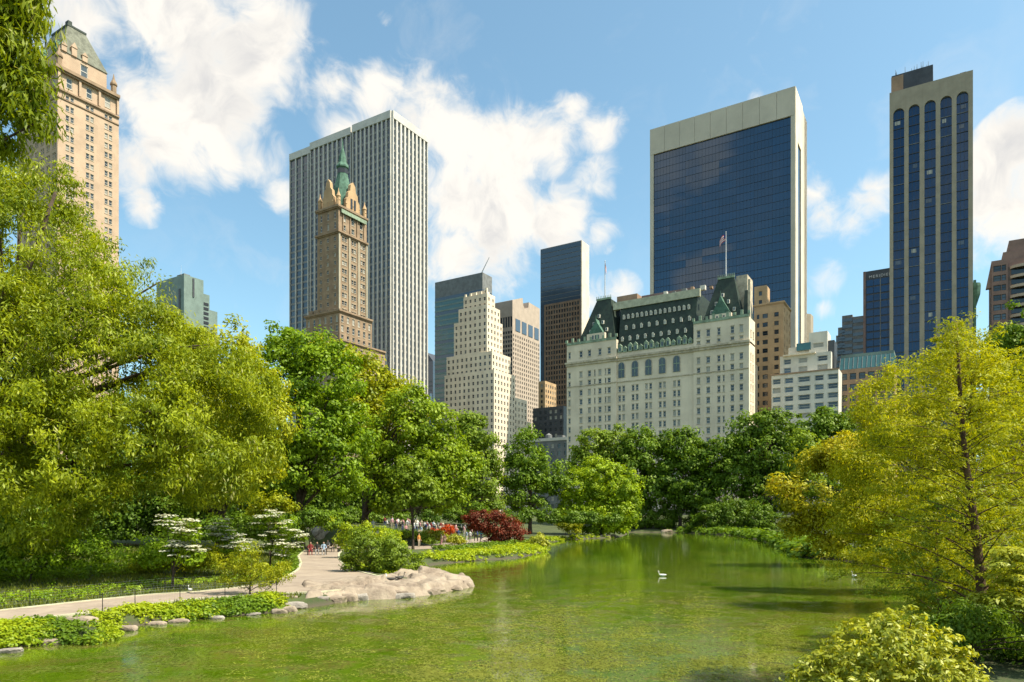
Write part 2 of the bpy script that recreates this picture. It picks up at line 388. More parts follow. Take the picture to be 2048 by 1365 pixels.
def build_water():
    xs = np.linspace(-60, 60, 61); ys = np.concatenate([np.arange(-60, 10, 10), np.arange(10, 190, 4)])
    X, Y = np.meshgrid(xs, ys); ny, nx = X.shape
    v = np.stack([X, Y, X*0], -1).reshape(-1, 3)
    i = (np.arange(ny-1)[:, None]*nx+np.arange(nx-1)).ravel()
    me = npmesh('water', v, np.stack([i, i+1, i+nx+1, i+nx], -1))
    m, N = mat('pond_water')
    p = N.n('ShaderNodeTexCoord').outputs['Object']
    y = N.n('ShaderNodeSeparateXYZ', {0: p}).outputs[1]
    n1 = N.noise(N.vm('MULTIPLY', p, (1, .6, 1)), .16, 5, .6, .4)
    n2 = N.noise(p, .8, 6, .7, .8)
    n3 = N.noise(N.vm('MULTIPLY', p, (2.5, .8, 1)), 3.5, 6, .75)
    n4 = N.noise(N.vm('MULTIPLY', p, (1, 2.2, 1)), .35, 5, .6, 1.0)
    c = N.mix(N.mr(n1, .35, .65, 0, 1, True), (.046, .100, .001), (.10, .145, .006))
    c = N.mix(N.m('MULTIPLY', N.mr(n4, .45, .62), .5), c, (.10, .14, .018))
    shallow = N.mr(y, 75, 30)                           # weeds rise to the surface in the near, shallow end
    pt = N.m('MULTIPLY', N.mr(n2, .47, .6), shallow)
    weedc = N.mix(N.mr(n1, .42, .6), (.11, .14, .014), (.085, .085, .022))
    c = N.mix(N.m('MULTIPLY', pt, N.mr(n3, .42, .58, .1, 1)), c, weedc)
    dk = N.m('MULTIPLY', N.m('MULTIPLY', N.mr(n3, .50, .64), N.mr(n2, .42, .55)), shallow)
    c = N.mix(N.m('MULTIPLY', dk, .8), c, (.025, .036, .006))
    n5 = N.noise(N.vm('MULTIPLY', p, (1, .7, 1)), 11, 4, .7)
    c = N.mix(N.m('MULTIPLY', N.m('MULTIPLY', N.mr(n5, .52, .62), N.mr(n2, .38, .55)), N.m('MULTIPLY', shallow, .75)), c, (.19, .20, .05))
    c = N.mix(N.m('MULTIPLY', N.m('MULTIPLY', N.mr(n5, .46, .38), N.mr(n2, .40, .55)), N.m('MULTIPLY', shallow, .8)), c, (.03, .035, .008))
    c = N.mix(N.m('MULTIPLY', N.m('MULTIPLY', N.mr(n4, .50, .60), N.mr(n3, .42, .56)), N.m('MULTIPLY', shallow, .6)), c, (.11, .065, .02))
    w1 = N.noise(N.vm('MULTIPLY', p, (.8, 1.6, 1)), 1.1, 3, .5)
    w2 = N.noise(N.vm('MULTIPLY', p, (1, 1.8, 1)), 6, 3, .55)
    h = N.m('ADD', N.m('MULTIPLY', w1, 1.0), N.m('MULTIPLY', w2, .22))
    h = N.m('ADD', h, N.m('MULTIPLY', N.m('MULTIPLY', n3, pt), .3))
    b = N.n('ShaderNodeBump', {'Strength': .11, 'Distance': .05, 'Height': h})
    s = N.n('ShaderNodeBsdfPrincipled', {'Base Color': c, 'Roughness': N.m('ADD', .035, N.m('MULTIPLY', pt, .2)), 'IOR': 1.42, 'Subsurface Weight': .85, 'Subsurface Radius': (1.2, 1.4, .7), 'Subsurface Scale': 1.5, 'Normal': b.outputs[0]})
    finish(N, s.outputs[0]); me.materials.append(m)
    o = put('water', me); o['kind'] = 'structure'
build_water()

def sheet(name, poly, z, m, kind='structure', edge=None):
    mb = MB(); mb.v = [(x, y, z) for x, y in poly]; mb.f = [tuple(range(len(poly)))]; mb.mi = [0]
    me = mb.mesh(name, [m])
    import bmesh
    bm = bmesh.new(); bm.from_mesh(me); bmesh.ops.triangulate(bm, faces=bm.faces); bmesh.ops.recalc_face_normals(bm, faces=bm.faces)
    for f in bm.faces:
        if f.normal.z < 0: f.normal_flip()
    bm.to_mesh(me); bm.free()
    o = put(name, me); o['kind'] = kind
    if edge:
        e = MB(); n = len(poly); ps = [Vector((a, b, 0)) for a, b in poly]
        nm = []
        for k in range(n):
            t = (ps[(k+1) % n]-ps[k-1]).normalized(); nm.append(Vector((t.y, -t.x, 0)))
        for k in range(n):
            a, b = k, (k+1) % n; w = .16
            p = [ps[a]+nm[a]*w, ps[b]+nm[b]*w, ps[b]-nm[b]*.02, ps[a]-nm[a]*.02]
            q = [(u.x, u.y, z+.035) for u in p]; r = [(u.x, u.y, z-.2) for u in p]
            e.quad(*q); e.quad(r[0], r[1], q[1], q[0]); e.quad(r[2], r[3], q[3], q[2])
        e.build('path_edging', edge)['kind'] = 'structure'
    return o
mpath, N = mat('asphalt_path')
p = N.n('ShaderNodeTexCoord').outputs['Object']
c = N.mix(N.mr(N.noise(p, .8, 5), .35, .65), (.33, .265, .20), (.24, .19, .145))
c = N.mix(N.m('MULTIPLY', N.mr(N.noise(p, 30, 3), .5, .7), .4), c, (.37, .31, .24))
c = N.mix(N.m('MULTIPLY', N.mr(N.noise(p, 2.2, 6, .7), .52, .62), .35), c, (.16, .13, .09))
finish(N, N.n('ShaderNodeBsdfPrincipled', {'Base Color': c, 'Roughness': .9}).outputs[0])
sheet('path', PATH, PZ, mpath, edge=stone('kerb_stone', (.52, .50, .34), .2, 2))
sheet('garden_path', PATH2, PZ, mpath)

# ------------------------------------------------------------------ buildings
TH = R(31.6); U = (math.cos(TH), -math.sin(TH)); V = (math.sin(TH), math.cos(TH))
_uw = {}
def unit_window(kind, frame):                          # unit pane 1 x 1 with frame bars, outside face at y=0
    key = (kind, frame)
    if key not in _uw:
        b = MB(); t = .07
        b.quad((-.5, .12, -.5), (.5, .12, -.5), (.5, .12, .5), (-.5, .12, .5), 0)
        for x0, x1, z0, z1 in ((-.5, -.5+t*1.3, -.5, .5), (.5-t*1.3, .5, -.5, .5), (-.5+t*1.3, .5-t*1.3, .5-t, .5), (-.5+t*1.3, .5-t*1.3, -.5, -.5+t), (-.5+t*1.3, .5-t*1.3, -.03, .03)):
            b.box(x0, x1, .02, .10, z0, z1, 1)
        _uw[key] = b.mesh('window', [M[kind], M[frame]])
    return _uw[key]
class Bld:
    def __init__(s, name, label, px, Y, wall, cat='building', z0=3.2, frame='frame_d', kinds=('g_dark', 'g_dark', 'g_mid', 'g_blind'), single=True, group=None):
        s.C = ((px-CX)/F*Y, Y); s.t = thing(name, label, cat, (s.C[0], s.C[1], 0), -TH, group)
        s.wall = wall; s.mb = MB(); s.win = []; s.z0 = z0; s.frame = frame; s.kinds = kinds; s.single = single; s.sills = 0
        s.rg = random.Random(name+label)
    def fx(s, px, yo=0):
        ax = s.C[0]+yo*V[0]; ay = s.C[1]+yo*V[1]; k = (px-CX)/F; return (k*ay-ax)/(U[0]-k*U[1])
    def sy(s, px, xo=0):
        ax = s.C[0]+xo*U[0]; ay = s.C[1]+xo*U[1]; k = (px-CX)/F; return (k*ay-ax)/(V[0]-k*V[1])
    def z(s, py, lx=0, ly=0): return CH+(HZ-py)/F*(s.C[1]+lx*U[1]+ly*V[1])
    def zf(s, px, py, yo=0): return s.z(py, s.fx(px, yo), yo)
    def face(s, side, at, a0, a1, z0, z1, cols, rows, dep=.3, kinds=None, mb=None, rec=True):
        # cols: [(centre,width)], rows: [(centre,height)]; side 'n' -> plane y=at, 'w' -> plane x=at
        mb = mb or s.mb
        P = (lambda u, z, i=0.: (u, at+i, z)) if side == 'n' else (lambda u, z, i=0.: (at-i, u, z))
        cols = sorted(c for c in cols if c[0]-c[1]/2 > a0+.05 and c[0]+c[1]/2 < a1-.05)
        rows = sorted(r for r in rows if r[0]-r[1]/2 > z0+.05 and r[0]+r[1]/2 < z1-.05)
        if not cols or not rows:
            mb.quad(P(a0, z0), P(a1, z0), P(a1, z1), P(a0, z1)); return
        zz = z0
        for rc, rh in rows:
            lo, hi = rc-rh/2, rc+rh/2
            if lo > zz+1e-4: mb.quad(P(a0, zz), P(a1, zz), P(a1, lo), P(a0, lo))
            uu = a0
            for cc, cw in cols:
                l, r = cc-cw/2, cc+cw/2
                mb.quad(P(uu, lo), P(l, lo), P(l, hi), P(uu, hi)); uu = r
                mb.quad(P(l, lo), P(l, lo, dep), P(l, hi, dep), P(l, hi)); mb.quad(P(r, lo, dep), P(r, lo), P(r, hi), P(r, hi, dep))
                mb.quad(P(l, lo), P(r, lo), P(r, lo, dep), P(l, lo, dep)); mb.quad(P(l, hi, dep), P(r, hi, dep), P(r, hi), P(l, hi))
                if rec: s.win.append((side, P(cc, rc, dep-.15), cw, rh, s.rg.choice(kinds or s.kinds)))
            mb.quad(P(uu, lo), P(a1, lo), P(a1, hi), P(uu, hi)); zz = hi
        mb.quad(P(a0, zz), P(a1, zz), P(a1, z1), P(a0, z1))
    def block(s, x0, x1, y0, y1, z0, z1, n=None, w=None, dep=.3, parapet=.8, kinds=None):
        # n / w = (spacing, width) horizontally, (storey, height) vertically, e.g. ((3.4,1.3),(3.6,2.0))
        def grid(a0, a1, spec, zb):
            if not spec: return [], []
            if callable(spec): return spec(a0, a1, z0, z1)
            (sp, ww), (st, hh) = spec[:2]; k = max(1, int((a1-a0-.6)/sp)); o = (a1-a0)/k
            cols = [(a0+(i+.5)*o, ww) for i in range(k)]
            nr = int((z1-zb-.8)/st); rows = [(z1-1.2-st*(i+.5), hh) for i in range(nr)]
            return cols, rows
        c, r = grid(x0, x1, n, z0); s.face('n', y0, x0, x1, z0, z1, c, r, dep, kinds)
        c, r = grid(y0, y1, w, z0); s.face('w', x1, y0, y1, z0, z1, c, r, dep, kinds)
        m = s.mb
        m.quad((x1, y1, z0), (x0, y1, z0), (x0, y1, z1), (x1, y1, z1)); m.quad((x0, y1, z0), (x0, y0, z0), (x0, y0, z1), (x0, y1, z1))
        zr = z1-parapet; t = .35
        m.quad((x0, y0, z1), (x1, y0, z1), (x1-t, y0+t, z1), (x0+t, y0+t, z1)); m.quad((x1, y0, z1), (x1, y1, z1), (x1-t, y1-t, z1), (x1-t, y0+t, z1))
        m.quad((x1, y1, z1), (x0, y1, z1), (x0+t, y1-t, z1), (x1-t, y1-t, z1)); m.quad((x0, y1, z1), (x0, y0, z1), (x0+t, y0+t, z1), (x0+t, y1-t, z1))
        m.frust((x0+t, x1-t, y0+t, y1-t), (x0+t, x1-t, y0+t, y1-t), zr, z1, top=False)
        m.quad((x0+t, y0+t, zr), (x1-t, y0+t, zr), (x1-t, y1-t, zr), (x0+t, y1-t, zr))
    def cornice(s, x0, x1, y0, y1, z, h=.9, out=.7, m='hotel_trim', name='cornice'):
        b = MB(); b.box(x0-out, x1+out, y0-out, y0-.003, z, z+h); b.box(x1+.003, x1+out, y0, y1, z, z+h)
        b.box(x0-out*.5, x1+out*.5, y0-out*.5, y0-.003, z-h*.6, z-.003); b.box(x1+.003, x1+out*.5, y0, y1, z-h*.6, z-.003)
        return b.build(name, M[m], s.t)
    def part(s, mb, name, m, stuff=False): return mb.build(name, [M[q] for q in m] if isinstance(m, (list, tuple)) else M[m], s.t, stuff)
    def done(s, limit=290):
        s.mb.build('wall', s.wall, s.t)
        if not s.win: return
        if s.sills:
            q = MB()
            for side, p, w, h, k in s.win:
                if p[2] < 28: continue
                f = (lambda u0, u1, i0, i1, z0, z1: q.box(p[0]+u0, p[0]+u1, p[1]+i0, p[1]+i1, p[2]+z0, p[2]+z1)) if side == 'n' else (lambda u0, u1, i0, i1, z0, z1: q.box(p[0]-i1, p[0]-i0, p[1]+u0, p[1]+u1, p[2]+z0, p[2]+z1))
                o_ = -s.sills; f(-w/2-.12, w/2+.12, o_-.13, o_-.003, -h/2-.22, -h/2-.02); f(-w/2-.1, w/2+.1, o_-.08, o_-.003, h/2+.03, h/2+.2)
            q.build('sills', M['hotel_trim'], s.t, True)
        s.win.sort(key=lambda w: -w[1][2])
        one = s.win[:limit] if s.single else []; rest = s.win[limit:] if s.single else s.win
        for side, p, w, h, k in one:
            put('window', unit_window(k, s.frame), s.t, loc=p, rz=0 if side == 'n' else math.pi/2, scale=(w, 1, h))
        if rest:
            b = MB(); ks = sorted(set(r[4] for r in rest)); fm = len(ks)
            for side, p, w, h, k in rest:
                f = (lambda u, i, z: (p[0]+u, p[1]+i, p[2]+z)) if side == 'n' else (lambda u, i, z: (p[0]-i, p[1]+u, p[2]+z))
                b.quad(f(-w/2, .12, -h/2), f(w/2, .12, -h/2), f(w/2, .12, h/2), f(-w/2, .12, h/2), ks.index(k))
                b.quad(f(-w/2, .05, -.05), f(w/2, .05, -.05), f(w/2, .05, .05), f(-w/2, .05, .05), fm)
            b.build('windows', [M[q] for q in ks]+[M[s.frame]], s.t, True)
    def mast(s, x, y, z0, z1, r=.12, name='mast'):
        b = MB(); b.tube([(x, y, z0), (x, y, z1)], [r, r*.5], 6); return b.build(name, M['steel'], s.t)

# --- tall buff hotel tower, far left
b = Bld('hotel_tower', 'tall buff brick hotel tower with green copper mansard roof behind the left trees', 115, 250, M['pierre'], frame='frame_w', kinds=('g_dark', 'g_mid', 'g_blind', 'g_mid'))
b.sills = .15; D = b.sy(237.5); x0 = b.fx(34); zc = b.z(137); zb = b.z(176)
def pairs(a0, a1, z0, z1, f=(.19, .51, .82), w=1.15, gap=1.6, st=3.55, hh=1.9):
    cols = []
    for q in f: cols += [(a0+(a1-a0)*q-gap/2, w), (a0+(a1-a0)*q+gap/2, w)]
    return cols, [(z1-2.2-st*i, hh) for i in range(int((z1-z0)/st))]
b.block(x0, 0, 0, D, b.z0, zb, lambda *a: pairs(*a, f=(.08, .22, .36, .5, .64, .78, .92), w=.9, gap=1.3), pairs)
b.block(x0+.4, -.4, .4, D-.4, zb+.0, zc, lambda a0, a1, z0, z1: ([(a0+(a1-a0)*q, 1.6) for q in (.1, .3, .5, .7, .9)], [(z1-3.2, 3.6)]),
        lambda a0, a1, z0, z1: ([(a0+(a1-a0)*q, 2.0) for q in (.18, .51, .83)], [(z1-3.2, 3.8)]))
b.cornice(x0, 0, 0, D, zc, 1.1, 1.1, 'brown'); b.cornice(x0, 0, 0, D, zb-.4, .6, .6, 'brown'); b.cornice(x0, 0, 0, D, zb-3.2, .35, .3, 'brown')
pil = MB()
for q in (.02, .35, .67, .98): pil.box(.0, .35, D*q-.4, D*q+.4, zb+.7, zc-.7)
for q in (.0, .2, .4, .6, .8): pil.box(x0+(0-x0)*q, x0+(0-x0)*q+.8, -.0, .39, zb+.7, zc-.7)
b.part(pil, 'pilaster', 'pierre')
z2 = zc+8.5; e0, e1, f0, f1 = x0+3.5, -2.0, 2.0, D-3.5
b.block(e0, e1, f0, f1, zc+.1, z2, ((3.5, 1.4), (3.8, 2.2)), lambda a0, a1, q0, q1: ([((a0+a1)/2, 2.6)], [(q1-3.6, 4.6)]))
zr = b.z(56, -6, 8)
rf = MB(); rf.frust((e0-.3, e1+.3, f0-.3, f1+.3), (e0+9.0, e1-4.0, f0+4.4, f1-5.6), z2+.01, zr); b.part(rf, 'roof', 'verdigris')
rc = MB(); rc.box(e0+8.8, e1-3.8, f0+4.2, f1-5.4, zr+.003, zr+.7); rc.box(e1-6.3, e1-4.2, f0+4.6, f0+6, zr+.7, zr+2.2); b.part(rc, 'roof_crest', 'slate')
for (yy, hh) in ((f0+1, 3.4), (f0+4.5, 5.0), (f0+8.2, 3.4)):
    d = MB(); d.box(e1-2.2, e1+.5, yy-.9, yy+.9, z2+.02, z2+hh*.6); d.extr([(yy-1.1, z2+hh*.6), (yy+1.1, z2+hh*.6), (yy, z2+hh)], lambda u, z, t: (e1-2.2+2.9*t, u, z)); b.part(d, 'dormer', 'pierre')
for xx in (e0+3, (e0+e1)/2, e1-3):
    d = MB(); d.box(xx-1, xx+1, f0-.5, f0+2.2, z2+.02, z2+2.6); d.extr([(xx-1.2, z2+2.6), (xx+1.2, z2+2.6), (xx, z2+4.6)], lambda u, z, t: (u, f0-.7+2.9*t, z)); b.part(d, 'dormer', 'copper')
for xx, yy in ((-.6, D-1.6), (-.6, .8), (x0+1.2, .8)):
    d = MB(); d.lathe(xx, yy, [(1.0, zc+1.1), (1.0, zc+4.5), (1.3, zc+4.6), (1.3, zc+5.1), (.5, zc+6.8), (.08, zc+9)], 8); b.part(d, 'pinnacle', 'brown')
b.done(290)

# --- seafoam slab, far left
b = Bld('office_building', 'pale green stepped office block rising over the left trees', 368, 520, M['seafoam'], single=False, kinds=('g_dark', 'g_navy2'))
D = b.sy(407); x0 = b.fx(313)
zt = b.z(549)
b.block(x0, 0, 0, D, b.z0, zt, None, None)
g = MB()
for i in range(3):
    for j in range(10): g.box(b.fx(332)+i*4.4, b.fx(332)+i*4.4+3.8, -.25, -.003, zt-24-j*4.0, zt-21-j*4.0)
b.part(g, 'window_band', 'g_navy2', True)
g = MB(); g.box(b.fx(358), b.fx(361), -.5, -.003, 60, zt-10); b.part(g, 'shaft', 'dgrey')
g = MB(); g.box(.003, .6, b.sy(385), b.sy(388), zt-15, zt-1); b.part(g, 'shaft', 'dgrey')
D2 = b.sy(424); b.block(-16, -3, D+.02, D2, b.z0, b.z(585, 0, D), None, None)
D3 = b.sy(434, -3); b.block(-16, -3.2, D2+.02, D3+.5, b.z0, b.z(619, 0, D2), None, None)
g = MB()
for j in range(22): g.box(-2.99, -2.7, D+1, D2-1, 90+j*3.6, 92+j*3.6) if 92+j*3.6 < b.z(585, 0, D)-1 else None
for j in range(16): g.box(-3.19, -2.9, D2+1, D3-1, 90+j*3.6, 92+j*3.6) if 92+j*3.6 < b.z(619, 0, D2)-1 else None
b.part(g, 'window_band', 'g_dark', True)
b.mast(-8, 3, zt-1, zt+9); b.mast(-12, 5, zt-1, zt+6)
pn = MB(); pn.box(-15, -6, 4, 9, zt-.8, zt+3); b.part(pn, 'penthouse', 'grey')
b.done()

# --- big white finned tower
b = Bld('finned_office_tower', 'huge office tower of white vertical marble fins and dark glass strips', 783, 370, M['dgrey'])
Dm = b.sy(853); zt = b.z(222)
def finned(b, side, at, a0, a1, z1, n, fw, out, top=4.0):
    P = (lambda u0, u1, i0, i1, z0, z1: (u0, u1, at-i1, at-i0, z0, z1)) if side == 'n' else (lambda u0, u1, i0, i1, z0, z1: (at+i0, at+i1, u0, u1, z0, z1))
    st = (a1-a0)/n
    fm = MB(); fm.box(*P(-fw/2, fw/2, .003, out, b.z0, z1-top)) if side == 'n' else None
    for i in range(n+1):
        c = a0+i*st; lo = max(a0, c-fw/2); hi = min(a1, c+fw/2)
        q = MB(); q.box(*P(lo, hi, .003, out, b.z0, z1-top-.003)); b.part(q, 'fin', 'marble')
        if i < n:
            q = MB(); q.box(*P(c+fw/2+.01, c+st-fw/2-.01, .003, .12, b.z0, z1-top-.01)); b.part(q, 'glass_strip', b.gl)
    q = MB(); q.box(*P(a0, a1, .003, out+.15, z1-top, z1+.02)); b.part(q, 'fascia', 'marble')
    q = MB()
    z = b.z0+3
    while z < z1-top-2:
        for i in range(n):
            c = a0+i*st; q.box(*P(c+fw/2+.012, c+st-fw/2-.012, .121, .22, z, z+1.15))
        z += 3.9
    b.part(q, 'spandrels', 'spandrel', True)
b.gl = 'g_slate'
xa = b.fx(706.5); xb = b.fx(703, .8); xc = b.fx(622, .8)
b.block(xa, 0, 0, Dm, b.z0, zt, parapet=1)
b.block(xa-1.8, xa, 2.0, Dm, b.z0, zt-.4, parapet=1)
b.block(xc, xa-1.81, .8, Dm, b.z0, zt, parapet=1)
xd = b.fx(581, 9)
b.block(xd, xc-.01, 9, Dm-5, b.z0, b.zf(600, 303, 9), parapet=1)
finned(b, 'n', 0, xa, 0, zt, 9, .8, .9); finned(b, 'n', .8, xc, xa-1.81, zt, 9, .8, .9); finned(b, 'n', 9, xd, xc-.01, b.zf(600, 303, 9), 5, .8, .9)
finned(b, 'w', 0, 0, Dm, zt, 9, 1.35, 1.1)
b.done()

# --- brown setback tower with spire
b = Bld('spired_hotel_tower', 'slender brown stone tower with green copper spire in front of the finned tower', 677, 312, M['brown'], frame='frame_w', kinds=('g_dark', 'g_mid', 'g_blind', 'g_mid'))
b.sills = .15; D = b.sy(734.5); x0 = b.fx(634.5)
z1 = b.z(462); z2 = b.z(412)
b.block(x0, 0, 0, D, b.z0, z1, ((3.5, 1.1), (3.6, 1.7)), lambda a0, a1, q0, q1: ([(a0+(a1-a0)*q+s*.8, 1.35) for q in (.2, .52, .84) for s in (-1, 1)], [(q1-2.6-3.6*i, 1.95) for i in range(40)]))
pl = MB()
for q in (.02, .36, .68, .97): pl.box(.003, .4, D*q-.45, D*q+.45, b.z0, z1-.7)
b.part(pl, 'pilaster', 'limestone')
b.block(x0+.2, -.2, .2, D-.2, z1+.02, z2, ((3.3, 1.2), (4.6, 3.0)), lambda a0, a1, q0, q1: ([(a0+(a1-a0)*q, 1.8) for q in (.2, .5, .8)], [(q1-3.8, 3.8), (q1-8.6, 2.4)]))
b.cornice(x0, 0, 0, D, z1-.5, .8, .9, 'brown'); b.cornice(x0, 0, 0, D, z2-.3, .9, .8, 'brown')
cp = MB(); cp.box(.21, .8, 1.2, D-1.2, z2-2.6, z2-1.0); b.part(cp, 'copper_band', 'copper_pale')
def gable(b, f, w, z, h, m):                           # stepped ornate gable
    pr = [(-w, z), (w, z), (w, z+h*.35), (w*.78, z+h*.42), (w*.7, z+h*.6), (w*.42, z+h*.68), (w*.34, z+h*.88), (0, z+h), (-w*.34, z+h*.88), (-w*.42, z+h*.68), (-w*.7, z+h*.6), (-w*.78, z+h*.42), (-w, z+h*.35)]
    q = MB(); q.extr(pr, f); b.part(q, 'gable', m)
zg = z2+.62; cxx = x0/2
gable(b, lambda u, z, t: (cxx+u, .1+1.6*t, z), 3.6, zg, 13, 'orange')
gable(b, lambda u, z, t: (-.1-1.6*t, D/2+u, z), 4.2, zg, 13.5, 'orange')
q = MB(); q.box(-.09, .12, D/2-1.6, D/2-.5, zg+1, zg+5.5); q.box(-.09, .12, D/2+.5, D/2+1.6, zg+1, zg+5.5); b.part(q, 'gable_window', 'g_dark')
for xx, yy in ((x0+.9, .9), (-.9, .9), (-.9, D-.9), (x0+.9, D-.9)):
    q = MB(); q.lathe(xx, yy, [(.9, zg), (.9, zg+4), (1.15, zg+4.2), (.35, zg+6.2), (.05, zg+8)], 8); b.part(q, 'pinnacle', 'orange')
for i in range(5):
    for (xx, yy) in ((x0+.9+(-x0-1.8)*i/4, .3), (-.3, .9+(D-1.8)*i/4)):
        q = MB(); q.lathe(xx, yy, [(.35, zg), (.35, zg+2.2), (.5, zg+2.4), (.05, zg+4.2)], 6); b.part(q, 'finial', 'orange')
for i in range(4):
    q = MB(); q.box(-.02, .25, D*(.14+.24*i), D*(.14+.24*i)+.35, z1+1, z2-1.2); b.part(q, 'buttress', 'brown')
pxx = cxx; pyy = D/2; zs = b.z(287, pxx, pyy)
q = MB(); hs = zs-zg
q.lathe(pxx, pyy, [(5.6, zg), (5.2, zg+hs*.16), (4.2, zg+hs*.34), (3.2, zg+hs*.46), (2.5, zg+hs*.55), (2.5, zg+hs*.64), (3.0, zg+hs*.65), (3.0, zg+hs*.67), (2.0, zg+hs*.72), (1.6, zg+hs*.80), (1.1, zg+hs*.86), (.45, zg+hs*.93), (.08, zs+2)], 8, rot=R(22.5)); b.part(q, 'spire', 'copper')
q = MB(); q.lathe(pxx, pyy, [(2.56, zg+hs*.565), (2.56, zg+hs*.63)], 8, rot=R(22.5)); b.part(q, 'lantern', 'g_dark')
xw = b.fx(612, -1.5); zw = b.z(623, 0, -1.5)
b.block(xw, 2.2, -1.5, b.sy(744, 2.2), b.z0, zw, ((3.0, 1.3), (4.2, 2.8)), ((3.0, 1.4), (4.2, 2.8)))
b.cornice(xw, 2.2, -1.5, b.sy(744, 2.2), zw-.2, .8, .8, 'brown')
b.block(xw+1, 5.4, -3.2, b.sy(770, 5.4), b.z0, zw-14, ((3.2, 1.5), (3.8, 2.2)), ((3.2, 1.5), (3.8, 2.2)))
b.cornice(xw+1, 5.4, -3.2, b.sy(770, 5.4), zw-14.2, .7, .7, 'brown')
for (xx, yy) in ((xw+2.4, -.6), (xw+6, -.6)):
    q = MB(); q.box(xx-1.3, xx+1.3, yy-.5, yy+1.8, zw+.61, zw+2.6); b.part(q, 'parapet_block', 'brown')
b.done(290)

# --- slice of blue building between towers
b = Bld('office_building', 'small blue grey glass building slice between the finned tower and striped slab', 866, 640, M['g_slate'], single=False)
b.block(b.fx(846), 0, 0, 20, b.z0, b.z(722)); g = MB()
b.block(b.fx(846), -.5, -4, -.02, b.z0, b.z(788))
for j in range(30): g.box(b.fx(846), -.2, -.2, -.003, 10+j*4, 11+j*4)
b.part(g, 'spandrels', 'grey', True)
fr = MB(); fr.frust((b.fx(846), 0, 0, 20), (b.fx(846)+1, -9, 2, 18), b.z(722)+.01, b.z(702)); b.part(fr, 'sloping_roof', 'dgrey'); b.done()

# --- striped green glass slab
b = Bld('striped_office_slab', 'flat roofed glass office slab with horizontal stripes behind the cream setback tower', 965, 560, M['grey'])
x0 = b.fx(870); D = b.sy(984); zt = b.z(545)
b.block(x0, 0, 0, D, b.z0, zt); b.block(x0, 0, 0, D, b.z0, zt-.1)if 0 else None
zz = zt-13.5
for j in range(34):
    q = MB(); q.box(x0+.1, -.1, -.22, -.003, zz-2.6, zz)
    b.part(q, 'window_band', 'g_green' if j % 3 else 'g_slate')
    q = MB(); q.box(x0+.02, .01, -.42, -.223, zz-3.95, zz-2.62)if 0 else q.box(x0+.02, -.02, -.36, -.003, zz-3.95, zz-2.62); 
    b.part(q, 'spandrel_band', 'seafoam')
    zz -= 4.0
q = MB()
for j in range(34): q.box(.003, .3, .4, D-.4, zt-16-4*j, zt-13.5-4*j)
b.part(q, 'side_windows', 'g_mid', True)
cr = MB(); cr.tube([(-4, 5, zt-1), (-4, 5, zt+2)], [.5, .4], 6); cr.tube([(-4, 5, zt+2), (3.2, 5, zt+13)], [.45, .2], 6); b.part(cr, 'roof_crane', 'steel')
b.done()

# --- cream ziggurat tower
b = Bld('setback_tower', 'cream brick setback tower with dark square windows and stepped crown', 988, 383, M['cream'], single=False, frame='frame_w', kinds=('g_dark', 'g_dark', 'g_mid'))
tiers = [((889, 988, 1030), 739, 0), ((893, 984, 1021), 702, .8), ((908, 974, 1005), 636, 2.2), ((917, 974, 1000), 609, 3.0), ((927, 974, 990), 586, 4.2)]
zlow = b.z0; prev = None
for (lx, cx_, rx), top, yo in tiers:
    x0, x1 = b.fx(lx, yo), b.fx(cx_, yo); y1 = b.sy(rx, x1); z1 = b.z(top, x1, yo)
    b.block(x0, x1, yo, y1, zlow+.01, z1, ((2.95, 1.25), (3.55, 1.9)), ((2.95, 1.25), (3.55, 1.9)), .4)
    rb = MB()
    k = max(2, int((x1-x0)/2.95))
    prev = (x0, x1, yo, y1, z1); zlow = z1-1.2
x0, x1, y0, y1, z1 = prev
cr = MB()
for i in range(5): cr.box(x0+.5+i*(x1-x0-2)/4, x0+1.5+i*(x1-x0-2)/4, y0+.2, y0+1.2, z1, z1+1.6)
cr.box(x1-1.4, x1-.3, y0+.2, y0+1.4, z1, z1+3); cr.box(x0+3, x1-3, y0+2.5, y1-1, z1-.5, z1+2.6); b.part(cr, 'crown', 'cream')
xa = 0; ya = b.sy(1030)+.01
y2 = b.sy(1054, -.5); b.block(-14, -.5, ya, y2, b.z0, b.z(795, 0, ya), None, ((2.95, 1.25), (3.55, 1.9)), .4)
y3 = b.sy(1062, -1); b.block(-14, -1, y2+.01, y3, b.z0, b.z(843, 0, y2), None, ((2.95, 1.25), (3.55, 1.9)), .4)
b.done()

# --- pediment tower
b = Bld('pediment_tower', 'pinkish granite tower with notched pediment top right of the cream setback tower', 1025, 600, M['granite'], single=False, kinds=('g_mid', 'g_dark'))
x0 = b.fx(990); D = b.sy(1079.5); zt = b.z(629)
b.block(x0, 0, 0, D, b.z0, zt, lambda a0, a1, q0, q1: ([(a0+(a1-a0)*(i+.5)/7, 1.9) for i in range(7)], [(q1-15-3.9*i, 2.3) for i in range(36)]+[(q1-6, 9)]),
        lambda a0, a1, q0, q1: ([(a0+(a1-a0)*(i+.5)/13, 1.5) for i in range(13)], [(q1-17.5-3.9*i, 2.3) for i in range(36)]), .5)
zp = b.z(597, 0, D*.46)
q = MB(); m_ = D*.46; zl = b.z(598)
pr = [(0, zt), (D, zt), (D, b.z(618, 0, D)), (m_+6, zp-2), (m_+5, zp-7), (m_+2.5, zp-9.5), (m_-1.5, zp-9.5), (m_-4, zp-7), (m_-5, zp-1), (0, zl-1)]
q.extr(pr, lambda u, z, t: (x0*t, u, z)); b.part(q, 'pediment', 'granite')
q = MB()
for i in range(4): q.box(.003, .35, D*(.1+.23*i), D*(.1+.23*i)+D*.16, zt-13, zt-2.5)
b.part(q, 'tall_window', 'g_slate')
b.done()

